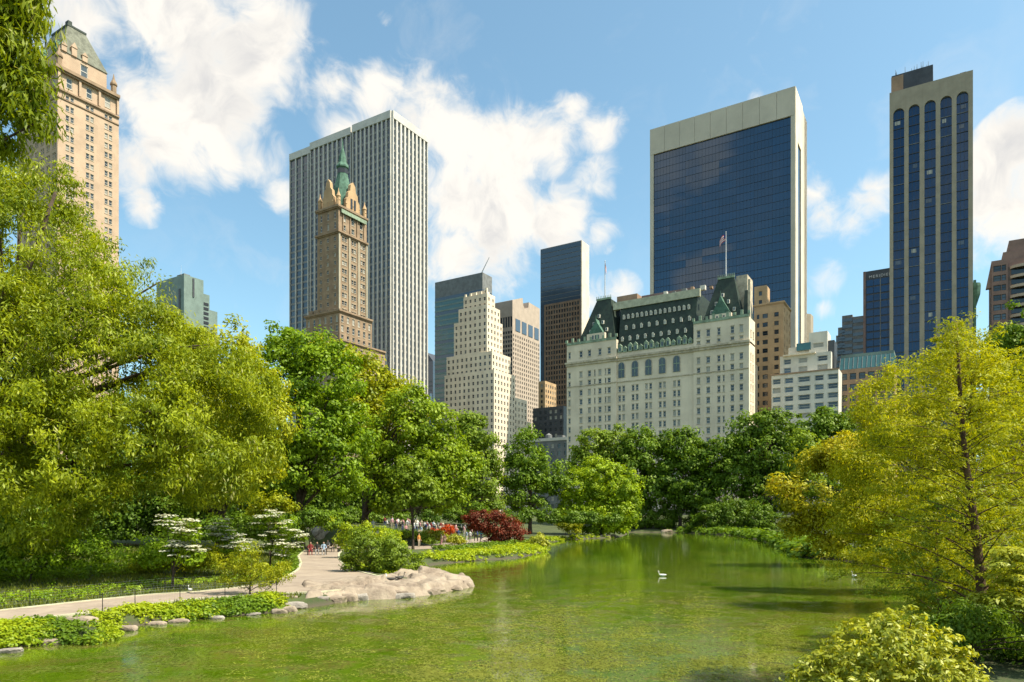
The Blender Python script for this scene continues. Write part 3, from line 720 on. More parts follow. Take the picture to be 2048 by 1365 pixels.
# --- blue slab with a painted brown reflection
b = Bld('slab_tower', 'slab tower with blue grey glass top and bronze gridded lower half', 1162, 500, M['grey'])  # its bronze lower half is a reflected building put into the colour
x0 = b.fx(1081); D = b.sy(1177); zt = b.z(481); zm = b.z(597)
b.mb.box(x0, 0, .02, D, b.z0, zt)
n = 0; z = zt-.5
while z > zm+.5:
    q = MB(); q.box(x0+.2, -.2, -.15, .01, z-3.2, z-.25); b.part(q, 'window_band', 'g_slate'); z -= 3.5
q = MB(); q.box(b.fx(1081.5), b.fx(1089), -.3, .015, 40, zm); b.part(q, 'corner_glass', 'g_slate')
lx0 = b.fx(1089)+.01
bw = MB(); b.face('n', -.6, lx0, 0, b.z0, zm-.3, [(lx0+1+(i+.5)*(0-lx0-2)/13, 1.2) for i in range(13)], [(zm-3-3.7*i, 2.4) for i in range(40)], .3, ('g_mid', 'g_dark', 'g_dark'), mb=bw)
bw.quad((lx0, -.6, zm-.3), (0, -.6, zm-.3), (0, .02, zm-.3), (lx0, .02, zm-.3)); b.single = False
b.part(bw, 'reflected_grid', 'brown_reflection')  # brown grid stands in for the reflection of another building in the glass
q = MB(); q.box(.01, .5, .3, D, b.z0, zt); b.part(q, 'end_wall', 'cream'); b.done()
b = Bld('brick_building', 'small orange brick building left of the bronze slab base', 1090, 470, M['orange'], single=False)
b.block(b.fx(1077), 0, 0, 16, b.z0, b.z(762), ((3, 1.4), (3.6, 2)), ((3, 1.4), (3.6, 2))); b.done()
b = Bld('dark_building', 'low dark brown building between cream tower and white hotel', 1127, 420, M['dgrey'], single=False)
b.block(b.fx(1066), 0, 0, 20, b.z0, b.z(812), ((3, 1.6), (3.6, 2)), None); b.done()
b = Bld('low_building', 'low grey building with pale roof parapets left of the white hotel', 1138, 330, M['grey'], single=False)
b.block(b.fx(1060), 0, 0, 20, b.z0, b.z(878), ((3, 1.6), (3.6, 2)), None); q = MB(); q.box(b.fx(1060), 0, -.4, -.003, b.z(880), b.z(874)); b.part(q, 'parapet', 'white')
q = MB(); q.box(-8, -5, 3, 6, b.z(880), b.z(868)); q.lathe(-13, 4, [(1.6, b.z(880)), (1.6, b.z(866)), (.2, b.z(862))], 10); b.part(q, 'roof_tank', 'grey'); b.done()

# --- the white chateau hotel
b = Bld('chateau_hotel', 'white chateau style hotel with dark green mansard roof and copper gables', 1499, 230, M['hotel'], frame='frame_w', kinds=('g_dark', 'g_mid', 'g_mid', 'g_blind', 'g_mid'))
b.sills = .2; x0 = b.fx(1135); Dp = 46; zc = b.zf(1320, 708)
xl = b.fx(1234); xr = b.fx(1388)
FL = 3.42
rows = [(zc-4.2-FL*i, 2.05) for i in range(17)]
rows_c = rows[2:]
def zcol(zx): return b.fx(1110+zx*.337)
colsR = [(zcol(855), 1.15), (zcol(912), 1.25), (zcol(1055), 1.15), (zcol(1108), 1.15), (zcol(975), 1.0), (zcol(1004), .55)]
colsRl = [(zcol(790), .95), (zcol(820), .5)]
colsC = []
for q in (395, 475, 555, 637, 722): colsC += [(zcol(q)-.78, .95), (zcol(q)+.78, .95)]
colsL = [(zcol(90), .9), (zcol(158), 1.2), (zcol(208), 1.2), (zcol(240), .5), (zcol(270), 1.2), (zcol(325), 1.2), (zcol(304), .5)]
b.face('n', -.6, x0, xl, b.z0, zc, colsL, rows, .35)
b.face('n', -.0, xl, xr, b.z0, zc, colsC, rows_c, .35)
b.face('n', -.6, xr, 0, b.z0, zc, colsR+colsRl, rows, .35)
m = b.mb
m.quad((xl, -.6, b.z0), (xl, 0, b.z0), (xl, 0, zc), (xl, -.6, zc)); m.quad((xr, 0, b.z0), (xr, -.6, b.z0), (xr, -.6, zc), (xr, 0, zc))
Dw = b.sy(1510)
b.face('w', 0, -.6, Dw, b.z0, zc, [(2+3.0*i, 1.0) for i in range(13)], rows, .35)
m.quad((0, Dw, b.z0), (-6, Dw, b.z0), (-6, Dw, zc), (0, Dw, zc)); m.quad((-6, Dw, b.z0), (-6, Dp, b.z0), (-6, Dp, zc), (-6, Dw, zc))
m.quad((x0, Dp, b.z0), (x0, -.6, b.z0), (x0, -.6, zc), (x0, Dp, zc)); m.quad((-6, Dp, b.z0), (x0, Dp, b.z0), (x0, Dp, zc), (-6, Dp, zc)); m.quad((x0, -.6, zc-.01), (0, -.6, zc-.01), (0, Dw, zc-.01), (x0, Dw, zc-.01)); m.quad((x0, Dw, zc-.01), (-6, Dw, zc-.01), (-6, Dp, zc-.01), (x0, Dp, zc-.01))
for (u0, u1, yy) in ((x0, xl, -.6), (xr, 0, -.6)):
    q = MB(); q.box(u0-.4, u1+.4, yy-.9, yy-.003, zc+.003, zc+.7); q.box(u0-.2, u1+.2, yy-.5, yy-.003, zc-.8, zc); b.part(q, 'cornice', 'hotel_trim')
q = MB(); q.box(xl+.41, xr-.41, -.9, -.003, zc+.003, zc+.7); q.box(xl+.2, xr-.2, -.5, -.003, zc-.8, zc); b.part(q, 'cornice', 'hotel_trim')
for zz in (zc-8.6, ):
    for (u0, u1, yy) in ((x0, xl-.01, -.6), (xl+.01, xr-.01, 0), (xr+.01, 0, -.6)):
        q = MB(); q.box(u0, u1, yy-.25, yy-.003, zz, zz+.3); b.part(q, 'string_course', 'hotel_trim')
for q_ in (395, 475, 555, 637, 722):                   # tall arched windows under the cornice
    c = zcol(q_); w = 1.15; zl, zh = zc-7.0, zc-2.6
    pr = [(c-w, zl), (c+w, zl)]+[(c+w*math.cos(R(a)), zh+w*math.sin(R(a))) for a in range(0, 181, 20)]
    a_ = MB(); a_.extr([(c+(u-c)*1.22, z if z < zh else zh+(z-zh)*1.2) for u, z in pr], lambda u, z, t: (u, -.003-.16*(1-t), z)); o = b.part(a_, 'arched_window', 'hotel_trim')
    a_ = MB(); a_.extr(pr, lambda u, z, t: (u, -.17-.02*(1-t), z)); g_ = a_.build('pane', M['g_mid'], o)
    a_ = MB(); a_.box(c-w, c+w, -.26, -.195, zh-1.6, zh-1.35); a_.box(c-.07, c+.07, -.26, -.195, zl, zh+w*.95); a_.build('mullion', M['copper_pale'], o)
for cc in (x0+2.0, (x0+xl)/2, xl-1.4, xr+1.6, -1.5):
    pass
# upper storeys on the two pavilions
zl_ = b.zf(1180, 686, -.6); zr_ = b.zf(1450, 640, -.6)
zsc = b.zf(1310, 690)
b.block(x0, xl, -.55, Dp-2, zc+.71, zl_, lambda a0, a1, q0, q1: ([(c, w) for c, w in colsL if w > .6], [(zc+3.4, 2.3)]), None, .3)
b.block(xr, 0, -.55, Dw, zc+.71, zr_, lambda a0, a1, q0, q1: ([(c, w) for c, w in colsR if w > .6], [(zc+2.0, .9), (zc+4.9, 2.4)]), lambda a0, a1, q0, q1: ([(2+3.4*i, 1.2) for i in range(12)], [(zc+3.4, 2.2)]), .3)
q = MB(); q.box(xl+.01, xr-.01, .02, Dp-3, zc+.71, zsc-1.2); b.part(q, 'attic_wall', 'hotel')
# balustrade with pedestals and copper dormer heads
rg = random.Random(4)
for (u0, u1, yy, zz) in ((x0, xl, -.7, zl_), (xr, 0, -.7, zr_)):
    q = MB(); q.box(u0, u1, yy-.1, yy+.12, zz+.01, zz+.9); b.part(q, 'balustrade', 'copper_pale')
    k = int((u1-u0)/2.3)
    for i in range(k+1):
        c = u0+(u1-u0)*i/k; q = MB(); q.box(c-.42, c+.42, yy-.2, yy+.3, zz+.9, zz+2.0+.5*(i % 2)); b.part(q, 'pedestal', 'copper_pale')
nC = 14
for i in range(nC):
    c = xl+1.2+(xr-xl-2.4)*i/(nC-1); hh = 3.0 if i % 3 != 1 else 2.0
    q = MB(); q.box(c-.75, c+.75, -.35, 1.4, zsc-1.19, zsc-1.2+hh-.8); q.extr([(c-.85, zsc-2+hh), (c+.85, zsc-2+hh), (c, zsc-1.0+hh)], lambda u, z, t: (u, -.45+2*t, z)); 
    o = b.part(q, 'dormer', 'copper_pale'); a_ = MB(); a_.box(c-.35, c+.35, -.37, -.352, zsc-.8, zsc-2.4+hh); a_.build('pane', M['g_mid'], o)
# mansards
zri = b.zf(1330, 593, 4); ridge_in = 4.2
mr = MB(); mr.frust((xl+.01, xr-.01, .6, Dp-4), (xl+.01, xr-.01, ridge_in, Dp-8), zsc-1.19, zri); b.part(mr, 'mansard_roof', 'slate')
q = MB(); q.box(xl-3, xr+1, ridge_in-.9, ridge_in+.3, zri-2.1, zri+.6); b.part(q, 'ridge_cornice', 'ridge')
q = MB(); q.box(xl+6, xr-3, 9, 16, zri, zri+3.2); b.part(q, 'roof_house', 'mauve')
q = MB(); q.box(xl-3, xl+5, 7, 12, zri, zri+3.8); b.part(q, 'roof_house', 'rust')
for i in range(9):
    q = MB(); c = xl+9+i*3.3; q.box(c, c+rg.uniform(.7, 2), 5.5, 7, zri+.6, zri+rg.uniform(1, 2.4)); b.part(q, 'roof_vent', rg.choice(['white', 'grey', 'rust']))
sl = (ridge_in-.6)/(zri-zsc+1.19)
for (r_, dz, n_) in ((0, .80, 15), (1, .55, 9), (2, .30, 9)):
    for i in range(n_):
        c = xl+1.6+(xr-xl-3.2)*(i+.5*(r_ % 2)*.8)/(n_-.4); zz = zsc-1.19+(zri-zsc-1)*dz; y_ = .6+(zz-zsc+1.19)*sl
        q = MB(); q.box(c-.42, c+.42, y_-.55, y_+.5, zz-.75, zz+.55); q.extr([(c-.55, zz+.55), (c+.55, zz+.55), (c, zz+1.0)], lambda u, z, t: (u, y_-.65+1.3*t, z)); o = b.part(q, 'dormer', 'white')
        a_ = MB(); a_.box(c-.27, c+.27, y_-.57, y_-.552, zz-.55, zz+.35); a_.build('pane', M['g_blind'], o)
# pavilion roofs
def pav(u0, u1, p0, p1, zb_, zt_, front, zap, gx, gw, gz0, bk=15):
    q = MB(); q.frust((u0, u1, front, bk), (p0, p1, front+3.4, bk-2.5), zb_, zt_); o = b.part(q, 'pavilion_roof', 'slate')
    q = MB(); q.box(p0-.2, p1+.2, front+3.2, front+3.5, zt_+.01, zt_+.7)
    for i in range(9): c = p0+(p1-p0)*i/8; q.box(c-.08, c+.08, front+3.2, front+3.4, zt_+.7, zt_+1.5)
    b.part(q, 'roof_crest', 'copper_pale')
    # copper gable with concave sides and wall below
    pr = [(-gw, gz0), (gw, gz0), (gw*.72, gz0+(zap-gz0)*.25), (gw*.45, gz0+(zap-gz0)*.5), (gw*.2, gz0+(zap-gz0)*.72), (0, zap), (-gw*.2, gz0+(zap-gz0)*.72), (-gw*.45, gz0+(zap-gz0)*.5), (-gw*.72, gz0+(zap-gz0)*.25)]
    q = MB(); q.extr(pr, lambda u, z, t: (gx+u, -.75+4.5*t, z)); b.part(q, 'gable', 'copper')
    q = MB(); q.tube([(gx, -.5, zap), (gx, -.5, zap+1.6)], [.12, .03], 5); b.part(q, 'finial', 'copper')
    for (dx, dz) in ((-gw*1.0, 1.4), (gw*1.25, 1.4), (gw*.0, 7.0), (gw*.62, 4.4), (-gw*.62, 4.2)):
        c = gx+dx; zz = gz0+dz; y_ = front+(zz-zb_)/(zt_-zb_)*3.4
        q = MB(); q.box(c-.4, c+.4, y_-.6, y_+.6, zz-.7, zz+.6); o = b.part(q, 'dormer', 'white'); a_ = MB(); a_.box(c-.25, c+.25, y_-.62, y_-.602, zz-.5, zz+.4); a_.build('pane', M['g_mid'], o)
zaR = b.zf(1442, 592); gR0 = b.zf(1442, 629)
pav(b.fx(1402), b.fx(1484), b.fx(1435, 3), b.fx(1467, 3), zr_-.5, b.zf(1452, 557, 3.5), .4, zaR, b.fx(1442), 3.3, gR0, max(8, Dw-.4))
zaL = b.zf(1192, 639); gL0 = b.zf(1192, 668)
pav(b.fx(1152), b.fx(1230), b.fx(1192, 3), b.fx(1220, 3), zl_-.5, b.zf(1206, 600, 3.5), .4, zaL, b.fx(1193), 2.9, gL0)
for (gx, g0, zz) in ((b.fx(1442), gR0, zr_), (b.fx(1193), gL0, zl_)):
    q = MB(); q.box(gx-3.6, gx+3.6, -.78, .6, zz+.02, g0-.01); o = b.part(q, 'gable_wall', 'hotel')
    for dx in (-1.1, 0, 1.1): a_ = MB(); a_.box(gx+dx-.32, gx+dx+.32, -.80, -.783, zz+1.0, g0-.7); a_.build('pane', M['g_mid'], o)
q = MB(); q.frust((b.fx(1484)+.01, -.3, 1.2, max(7.5, Dw-.5)), (b.fx(1484)+.01, -1.3, 3.6, 6.5), zr_-.5, b.zf(1490, 580, 3)); b.part(q, 'mansard_roof', 'slate')
q = MB(); q.box(-.9, -.1, 1.5, 2.6, zr_, b.zf(1495, 560, 2)); b.part(q, 'chimney', 'hotel_trim')
q = MB(); q.box(b.fx(1474, 9), b.fx(1496, 9), Dw+.1, 16, zc, b.zf(1485, 562, 14)); b.part(q, 'roof_house', 'hotel_trim')
def flag(bld, px, ptop, pbase, yo, fl, side, fw, cols, stripes):
    x = bld.fx(px, yo); za = bld.zf(px, pbase, yo); zb_ = bld.zf(px, ptop, yo)
    o = MB(); o.tube([(x, yo, za), (x, yo, zb_)], [.22, .12], 6); o.lathe(x, yo, [(.1, zb_), (.22, zb_+.2), (.1, zb_+.4)], 6)
    pole = bld.part(o, 'flagpole', 'steel'); f = MB(); k = 6
    for i in range(k):
        for j in range(7):
            def P(i, j): t = i/k; return (x+side*t*fw, yo+.25*math.sin(t*7), zb_-.3-j*fl/7-t*t*fl*.9)
            mi = 2 if (i < 2 and j < 4) else (j % 2)
            f.quad(P(i, j), P(i+1, j), P(i+1, j+1), P(i, j+1), mi)
    f.build('flag', cols, pole)
fc = [plain('flag_red', (.45, .04, .05), .8), plain('flag_white', (.75, .75, .75), .8), plain('flag_blue', (.03, .05, .25), .8)]
flag(b, 1452, 466, 557, 4.4, 2.3, -1, 2.2, fc, 1)
flag(b, 1210, 524, 600, 4.4, 2.3, 1, .5, fc, 1)
q = MB(); q.box(b.fx(1384), b.fx(1424), -6, -.91, 9.0, 11.2); o = b.part(q, 'entrance_canopy', 'red_awning')
q = MB(); q.box(b.fx(1384)-.1, b.fx(1424)+.1, -6.1, -6.0, 8.6, 9.2); q.box(b.fx(1384)-.1, b.fx(1424)+.1, -6.1, -6.0, 11.0, 11.5); q.build('valance', M['cream_paint'], o)
b.done(292)

# --- tan brick building right of the hotel
b = Bld('brick_apartment_tower', 'orange tan brick tower with fire dark windows directly right of the white hotel', 1567, 262, M['orange'], frame='frame_d', kinds=('g_dark', 'g_dark', 'g_mid'))
x0 = b.fx(1508); D = b.sy(1581); zt = b.z(603)
b.block(x0, 0, 0, D, b.z0, zt, lambda a0, a1, q0, q1: ([(a0+1.5, .9), (a0+4.1, 1.9), (a0+8.2, 1.6)], [(q1-4.5-3.3*i, 1.7) for i in range(24)]), ((4, 1.2), (3.3, 1.7)))
b.block(x0-1.0, x0+3.6, 5, 11, zt-1, b.zf(1518, 573, 5), ((3, 1.2), (3.4, 1.7)), None)
b.cornice(x0, 0, 0, D, zt-.3, .5, .4, 'orange'); b.done()

# --- sloping roofline dark glass tower
b = Bld('dark_glass_tower', 'broad dark blue mirror glass tower framed in pale travertine behind the hotel', 1589, 335, M['travertine'])
x0 = b.fx(1300); zt = b.z(173); D = 36
xi0, xi1 = b.fx(1307), b.fx(1581.5); zg = b.z(230)
m = b.mb
m.box(x0, xi0-.01, 0, D, b.z0, zt-.01); m.box(xi1+.01, -.01, 0, D, b.z0, zt-.01); m.box(x0, -.01, D-8, D, b.z0, zt-.02)
m.box(xi0, xi1, 1.2, D, b.z0, zg-.01)
npan = 9
for i in range(npan):
    a0 = x0+(0-x0)*i/npan; a1 = x0+(0-x0)*(i+1)/npan-.12
    q = MB(); q.box(a0, a1, -.12, D, zg+.02, zt); b.part(q, 'travertine_panel', 'travertine')
rgp = random.Random(7); ncol, nrow = 8, 34; st = (zg-62)/nrow
_pm = MB(); _pm.box(-.5, .5, 0, .1, -.5, .5); pm = _pm.mesh('glass_panel', [M['g_navy']])
for i in range(ncol):
    for j in range(nrow):
        w = (xi1-xi0)/ncol; o = put('glass_panel', pm, b.t, loc=(xi0+w*(i+.5), .75, 62+st*(j+.5)), scale=(w-.12, 1, st-.25))
        o.rotation_euler = (R(rgp.gauss(0, .35)), 0, R(rgp.gauss(0, .12)))
q = MB(); q.box(xi0, xi1, .8, .9, b.z0, 62); b.part(q, 'lower_glass', 'g_navy')
q = MB()
for j in range(nrow+1): q.box(xi0, xi1, .70, .76, 62+st*j-.06, 62+st*j+.06)
for i in range(ncol*5+1):
    c = xi0+(xi1-xi0)*i/(ncol*5); q.box(c-.03, c+.03, .68, .74, b.z0, zg)
b.part(q, 'mullions', 'dark_navy', True)
ys1, ys2 = b.sy(1593.5), b.sy(1600)
D = b.sy(1603)
q = MB(); q.box(.0, .5, 0, ys1, b.z0, zt); q.box(.0, .5, ys2, D, b.z0, zt); q.box(0, .5, ys1+.01, ys2-.01, zt-24, zt); b.part(q, 'side_wall', 'cream')
q = MB(); q.box(-.005, .1, ys1+.01, ys2-.01, b.z0, zt-24.01); b.part(q, 'side_glass', 'g_dark')
b.done()

# --- arched bay tower on the right
b = Bld('arched_bay_tower', 'tall slim tower with five arched dark glass bays between beige piers', 1946, 232, M['beige'])
x0 = b.fx(1779); zt = b.z(140); D = 20
bays = [(295, 370), (400, 475), (508, 585), (617, 695), (727, 808)]
bx = [(b.fx(1700+a*.293), b.fx(1700+c*.293)) for a, c in bays]
m = b.mb; m.box(x0, 0, 1.0, D, b.z0, zt-.01)
edges = [x0]+[e for p_ in bx for e in p_]+[0]
zs_ = [b.zf(1700+(a+c)/2*.293, 100+y_*.293) for (a, c), y_ in zip(bays, (345, 315, 285, 250, 220))]
zar = sum(zs_)/5-1.0
for k in range(6):
    q = MB(); q.box(edges[2*k], edges[2*k+1], 0, .99, b.z0, zt-8.0); b.part(q, 'pier', 'beige')
# arched head band
q = MB()
for (a, c) in bx:
    r = (c-a)/2; mm = (a+c)/2; zb_ = zt-8.0+.003; zar = zb_
    pts = [(mm+r*math.cos(R(t)), zar+r*math.sin(R(t))*1.05) for t in range(0, 181, 15)]
    pr = pts+[(a, zt), (c, zt)]
    for t in range(len(pts)-1):
        (u0, w0), (u1, w1) = pts[t], pts[t+1]
        q.quad((u1, 0, w1), (u0, 0, w0), (u0, 0, zt), (u1, 0, zt)); q.quad((u0, 0, w0), (u1, 0, w1), (u1, .99, w1), (u0, .99, w0))
for k in range(6): q.box(edges[2*k], edges[2*k+1], 0, .99, zt-8+.002, zt)
q.box(x0, 0, 1.0, 1.2, zt-1, zt); b.part(q, 'arched_head', 'beige')
rgp = random.Random(3)
for (a, c) in bx:
    st = 3.25; z = zt-3; j = 0
    o = MB(); o.box(a, c, .7, .9, b.z0, zt-.8); gb = b.part(o, 'glass_bay', 'g_navy2')
    n_ = 0
    while z > 40:
        q = MB(); q.box(a+.02, c-.02, .45, .69, z-.45, z-.25); 
        if n_ < 42: q.build('sill', M['dgrey'] if rgp.random() > .12 else M['grey'], gb)
        if rgp.random() < .16:
            q = MB(); u = a+rgp.uniform(.2, .7)*(c-a-1.2); q.box(u, u+rgp.uniform(1, 1.8), .6, .69, z-2.2, z-.9); q.build('pale_pane', M['g_blind'] if rgp.random() < .3 else M['g_slate'], gb)  # paler pane set at random, plain material colour
        z -= st; n_ += 1
    q = MB()
    for f_ in (.33, .66): q.box(a+(c-a)*f_-.05, a+(c-a)*f_+.05, .55, .69, b.z0, zt-5)
    q.build('mullion', M['dgrey'], gb)
xp0, xp1 = b.fx(1783, 2), b.fx(1866, 2); zp = b.zf(1830, 138, 2)
q = MB(); q.box(xp0, xp1, 2.5, 14, zt-.5, zp); o = b.part(q, 'plant_room', 'dgrey')
q = MB(); q.box(xp0-.1, xp0+3.6, 2.2, 2.49, zt, zp-.6); b.part(q, 'plant_louvre', 'rust')
rg = random.Random(5); q = MB()
for i in range(14): c = xp0+1.2+rg.random()*(xp1-xp0-2); q.tube([(c, 3, zp-.3), (c, 3, zp+rg.uniform(.6, 2.4))], [.09, .05], 5)
b.part(q, 'antennas', 'grey', True)
q = MB(); q.box(-3.6, -1.8, 1.5, 3, zt-.2, zt+.9); b.part(q, 'roof_box', 'mauve')
q = MB(); q.box(.4, 1.2, 9, 15, b.z0, b.z(560, 1, 9)); q.lathe(1.1, 10, [(.2, b.z(598)), (1.3, b.z(575)), (1.5, b.z(557)), (1.4, b.z(552))], 10); b.part(q, 'rear_stack', 'copper')
b.done()

# --- dark hotel slab left of it
b = Bld('lettered_glass_building', 'dark glass hotel block with small pale lettering along its roofline', 1800, 300, M['dgrey'])
x0 = b.fx(1727); zt = b.zf(1780, 536)
b.block(x0, 2, 0, 16, b.z0, zt); n = 5; w = (0-x0)/n
for j in range(17):
    for i in range(n):
        q = MB(); q.box(x0+1.2+w*i, x0+1.0+w*(i+1), -.2, -.003, zt-6.6-3.3*j, zt-4.0-3.3*j); b.part(q, 'window', 'g_navy2')
q = MB(); q.box(x0-.1, x0+.9, -.3, -.003, b.z0, zt); b.part(q, 'edge_pier', 'mauve')
q = MB(); q.box(x0+.9+w*2-.1, x0+.9+w*2+.25, -.3, -.21, b.z0, zt-3.5); b.part(q, 'mullion', 'grey')
fc_ = bpy.data.curves.new('sign', 'FONT'); fc_.body = 'MERIDIEN'; fc_.size = 1.7; fc_.extrude = .05; fc_.space_character = 1.25
fc_.materials.append(M['steel']); so = bpy.data.objects.new('sign', fc_); COL.objects.link(so); so.parent = b.t
so.location = (b.fx(1738), -.35, zt-3.3); so.rotation_euler = (R(90), 0, 0); dg = bpy.context.evaluated_depsgraph_get(); sm = bpy.data.meshes.new_from_object(so.evaluated_get(dg)); loc_, rot_ = so.location.copy(), so.rotation_euler.copy(); bpy.data.objects.remove(so)
so = put('sign', sm, b.t, loc=loc_); so.rotation_euler = rot_; b.done()

b = Bld('banded_office_block', 'grey stepped office block with horizontal window bands left of the lettered building', 1737, 330, M['grey'])
zt = b.zf(1700, 632)
for (l, r_, top) in ((1672, 1684, 671), (1676, 1690, 655), (1684, 1705, 631), (1705.2, 1728, 633)):
    a0, a1 = b.fx(l), b.fx(r_); z1 = b.zf((l+r_)/2, top); b.block(a0, a1-.02, 0, 15, b.z0, z1)
    z = z1-1.5
    while z > 50:
        q = MB(); q.box(a0+.1, a1-.1, -.16, -.003, z-1.5, z); b.part(q, 'window_band', 'g_slate'); z -= 3.1
b.done()

# --- white stepped apartments
b = Bld('white_apartment_house', 'white brick apartment house with stepped terraces and wide windows', 1641, 228, M['white'], frame='frame_w', kinds=('g_mid', 'g_dark', 'g_slate', 'g_blind'))
x0 = b.fx(1543); zt = b.zf(1600, 745)
def wide(fr, ws): return lambda a0, a1, q0, q1: ([(a0+(a1-a0)*f_, w_) for f_, w_ in zip(fr, ws)], [(q1-2.4-3.0*i, 1.75) for i in range(15)])
b.block(x0, b.fx(1677), 0, 14, b.z0, zt, wide((.08, .27, .50, .72, .92), (2.6, 2.8, 3.9, 2.8, 3.2)), None, .5)
q = MB(); q.box(x0-.2, b.fx(1677)+.2, -.35, -.003, zt-.25, zt+.15); b.part(q, 'coping', 'rust')
b.block(b.fx(1560, 2), b.fx(1662, 2), 2, 14, zt-1, zt+6.3, lambda a0, a1, q0, q1: ([(a0+(a1-a0)*.15, 2.4), (a0+(a1-a0)*.46, 2.8), (a0+(a1-a0)*.84, 3.2)], [(q1-2.0, 1.7), (q1-4.9, 1.7)]), None, .4)
q = MB(); q.box(b.fx(1568, 2)-.2, b.fx(1630, 2)+.2, .9, 1.99, zt+6.1, zt+6.5); b.part(q, 'terrace_slab', 'cream')
b.block(b.fx(1577, 5), b.fx(1618, 5), 5, 12, zt+5.5, zt+9.6, None, None)
q = MB(); q.box(b.fx(1594, 4.5), b.fx(1622, 4.5), 3.6, 4.99, zt+8.0, zt+10.4); b.part(q, 'blue_terrace_screen', 'teal')
b.block(b.fx(1618, 4), b.fx(1655, 4), 4, 12, zt+5.5, zt+13.6, lambda a0, a1, q0, q1: ([((a0+a1)/2, 3.4)], [(q1-4.4, 1.5)]), None, .4)
q = MB(); q.box(b.fx(1655, 4)+.02, b.fx(1668, 4), 5, 12, zt, zt+10.5); b.part(q, 'lift_shaft', 'dgrey')
for c in (1625, 1632, 1640): b.mast(b.fx(c, 6), 6, zt+12.5, zt+15.5, .06)
b.done()
b = Bld('teal_topped_building', 'low rust brick building with teal glass top storey', 1779, 226, M['rust'], frame='frame_d', kinds=('g_mid', 'g_dark'))
x0 = b.fx(1679); zt = b.zf(1720, 737)
b.block(x0, 1.5, 0, 14, b.z0, zt, lambda a0, a1, q0, q1: ([(a0+(a1-a0)*(i+.5)/6, 1.9) for i in range(6)], [(q1-2.4-3.6*i, 2.1) for i in range(12)]), None, .4)
q = MB(); q.frust((x0, 1.5, 0, 14), (x0+.3, 1.2, 1.6, 12), zt+.01, zt+4.2); o = b.part(q, 'glazed_storey', 'teal')
q = MB()
for i in range(12): c = x0+(1.5-x0)*i/12; q.tube([(c, -.06, zt+.1), (c+.1, 1.5, zt+4.2)], [.06, .06], 4)
q.build('glazing_bars', M['frame_g'], o, True)
q = MB(); q.box(x0+.3, 1.2, 1.7, 12, zt+4.21, zt+5.2); b.part(q, 'roof_edge', 'seafoam')
b.done()
b = Bld('rounded_tower', 'grey buff tower with chamfered corner peeking between dark glass tower and apartments', 1615, 420, M['beige'])
q = MB(); a0, a1 = b.fx(1592), b.fx(1622)
q.prism([(a0, 0), (a1-3, 0), (a1-.5, 2.5), (a1, 9), (a1-3, 14), (a0, 14)], b.z0, b.z(627)); b.part(q, 'shaft', 'beige')
for i in range(6):
    q = MB(); c = a0+(a1-a0-3)*(i+.3)/6; q.box(c, c+.9, -.3, -.003, b.z0, b.z(632)); b.part(q, 'rib', 'grey')
b.done()
b = Bld('dark_narrow_building', 'narrow dark building between tan brick tower and rounded tower', 1599, 360, M['dgrey'], single=False)
b.block(b.fx(1560), 0, 0, 14, b.z0, b.z(618), ((4, 2), (3.6, 2.4)), None, .3); b.done()

# --- mauve brick tower, far right edge
b = Bld('balcony_tower', 'mauve brick apartment tower with curved balconies at the right edge', 2100, 230, M['mauve'], frame='frame_d', kinds=('g_mid', 'g_slate', 'g_dark'))
a0 = b.fx(1983); zt = b.zf(1990, 522)
b.block(a0, b.fx(2016), 0, 16, b.z0, zt, lambda x, y, q0, q1: ([(x+(y-x)*.35, 2.2), (x+(y-x)*.75, 1.2)], [(q1-2.8-3.3*i, 2.0) for i in range(12)]), None, .4)
b.block(b.fx(2006, 1), b.fx(2070, 1), 1, 16, zt-1, b.zf(2020, 503, 1), None, None)
b.block(b.fx(2018, 2), b.fx(2075, 2), 2, 16, zt, b.zf(2030, 480, 2), None, None)
b.block(b.fx(2016)+.02, b.fx(2090), .5, 16, b.z0, zt-.2, None, None)
z = zt-2.5
for j in range(11):
    q = MB(); c = b.fx(2052); r = b.fx(2085)-c
    pts = [(c+r*math.cos(R(t)), .5-2.2*math.sin(R(t))) for t in range(180, -1, -18)]
    q.prism(pts, z-1.1, z-.15); b.part(q, 'balcony', 'granite')
    q = MB(); q.box(c-r*.9, c+r*.9, .3, .49, z-2.9, z-1.15); b.part(q, 'window', 'g_dark'); z -= 3.3
q = MB(); q.extr([(a0-1.6, zt-9), (a0-.003, zt-9), (a0-.003, zt), ], lambda u, zz, t: (u, .3+2*t, zz)); b.part(q, 'buttress', 'mauve')
b.done()

# ------------------------------------------------------------------ street at the park's edge
def lw(x, y, C): return (C[0]+x*U[0]+y*V[0], C[1]+x*U[1]+y*V[1])
CC = ((1499-CX)/F*230, 230.)
def strip(name, y0, y1, z, m, h=.0):
    pts = [lw(-160, y0, CC), lw(60, y0, CC), lw(60, y1, CC), lw(-160, y1, CC)]
    mb = MB(); mb.prism(pts, z-.3, z); o = mb.build(name, m); o['kind'] = 'structure'
asph = stone('asphalt', (.055, .055, .055), .2, 1)
strip('road', -19, -6, 4.32, asph); strip('pavement', -6, -.8, 4.45, M['limestone'])
pw = thing('park_wall', 'low grey stone wall along the street behind the far trees', 'wall', (CC[0], CC[1], 4.2), -TH)
rg = random.Random(8); bl = MB(); bl.box(-.5, .5, -.3, .3, -.5, .5); blm = bl.mesh('stone_block', [M['rock_grey']])
for j in range(2):
    for i in range(90): put('stone_block', blm, pw, loc=(-110+i*1.5+.7*(j % 2), -20.5, .35+.62*j), scale=(1.44*rg.uniform(.97, 1), rg.uniform(.95, 1.1), .58))

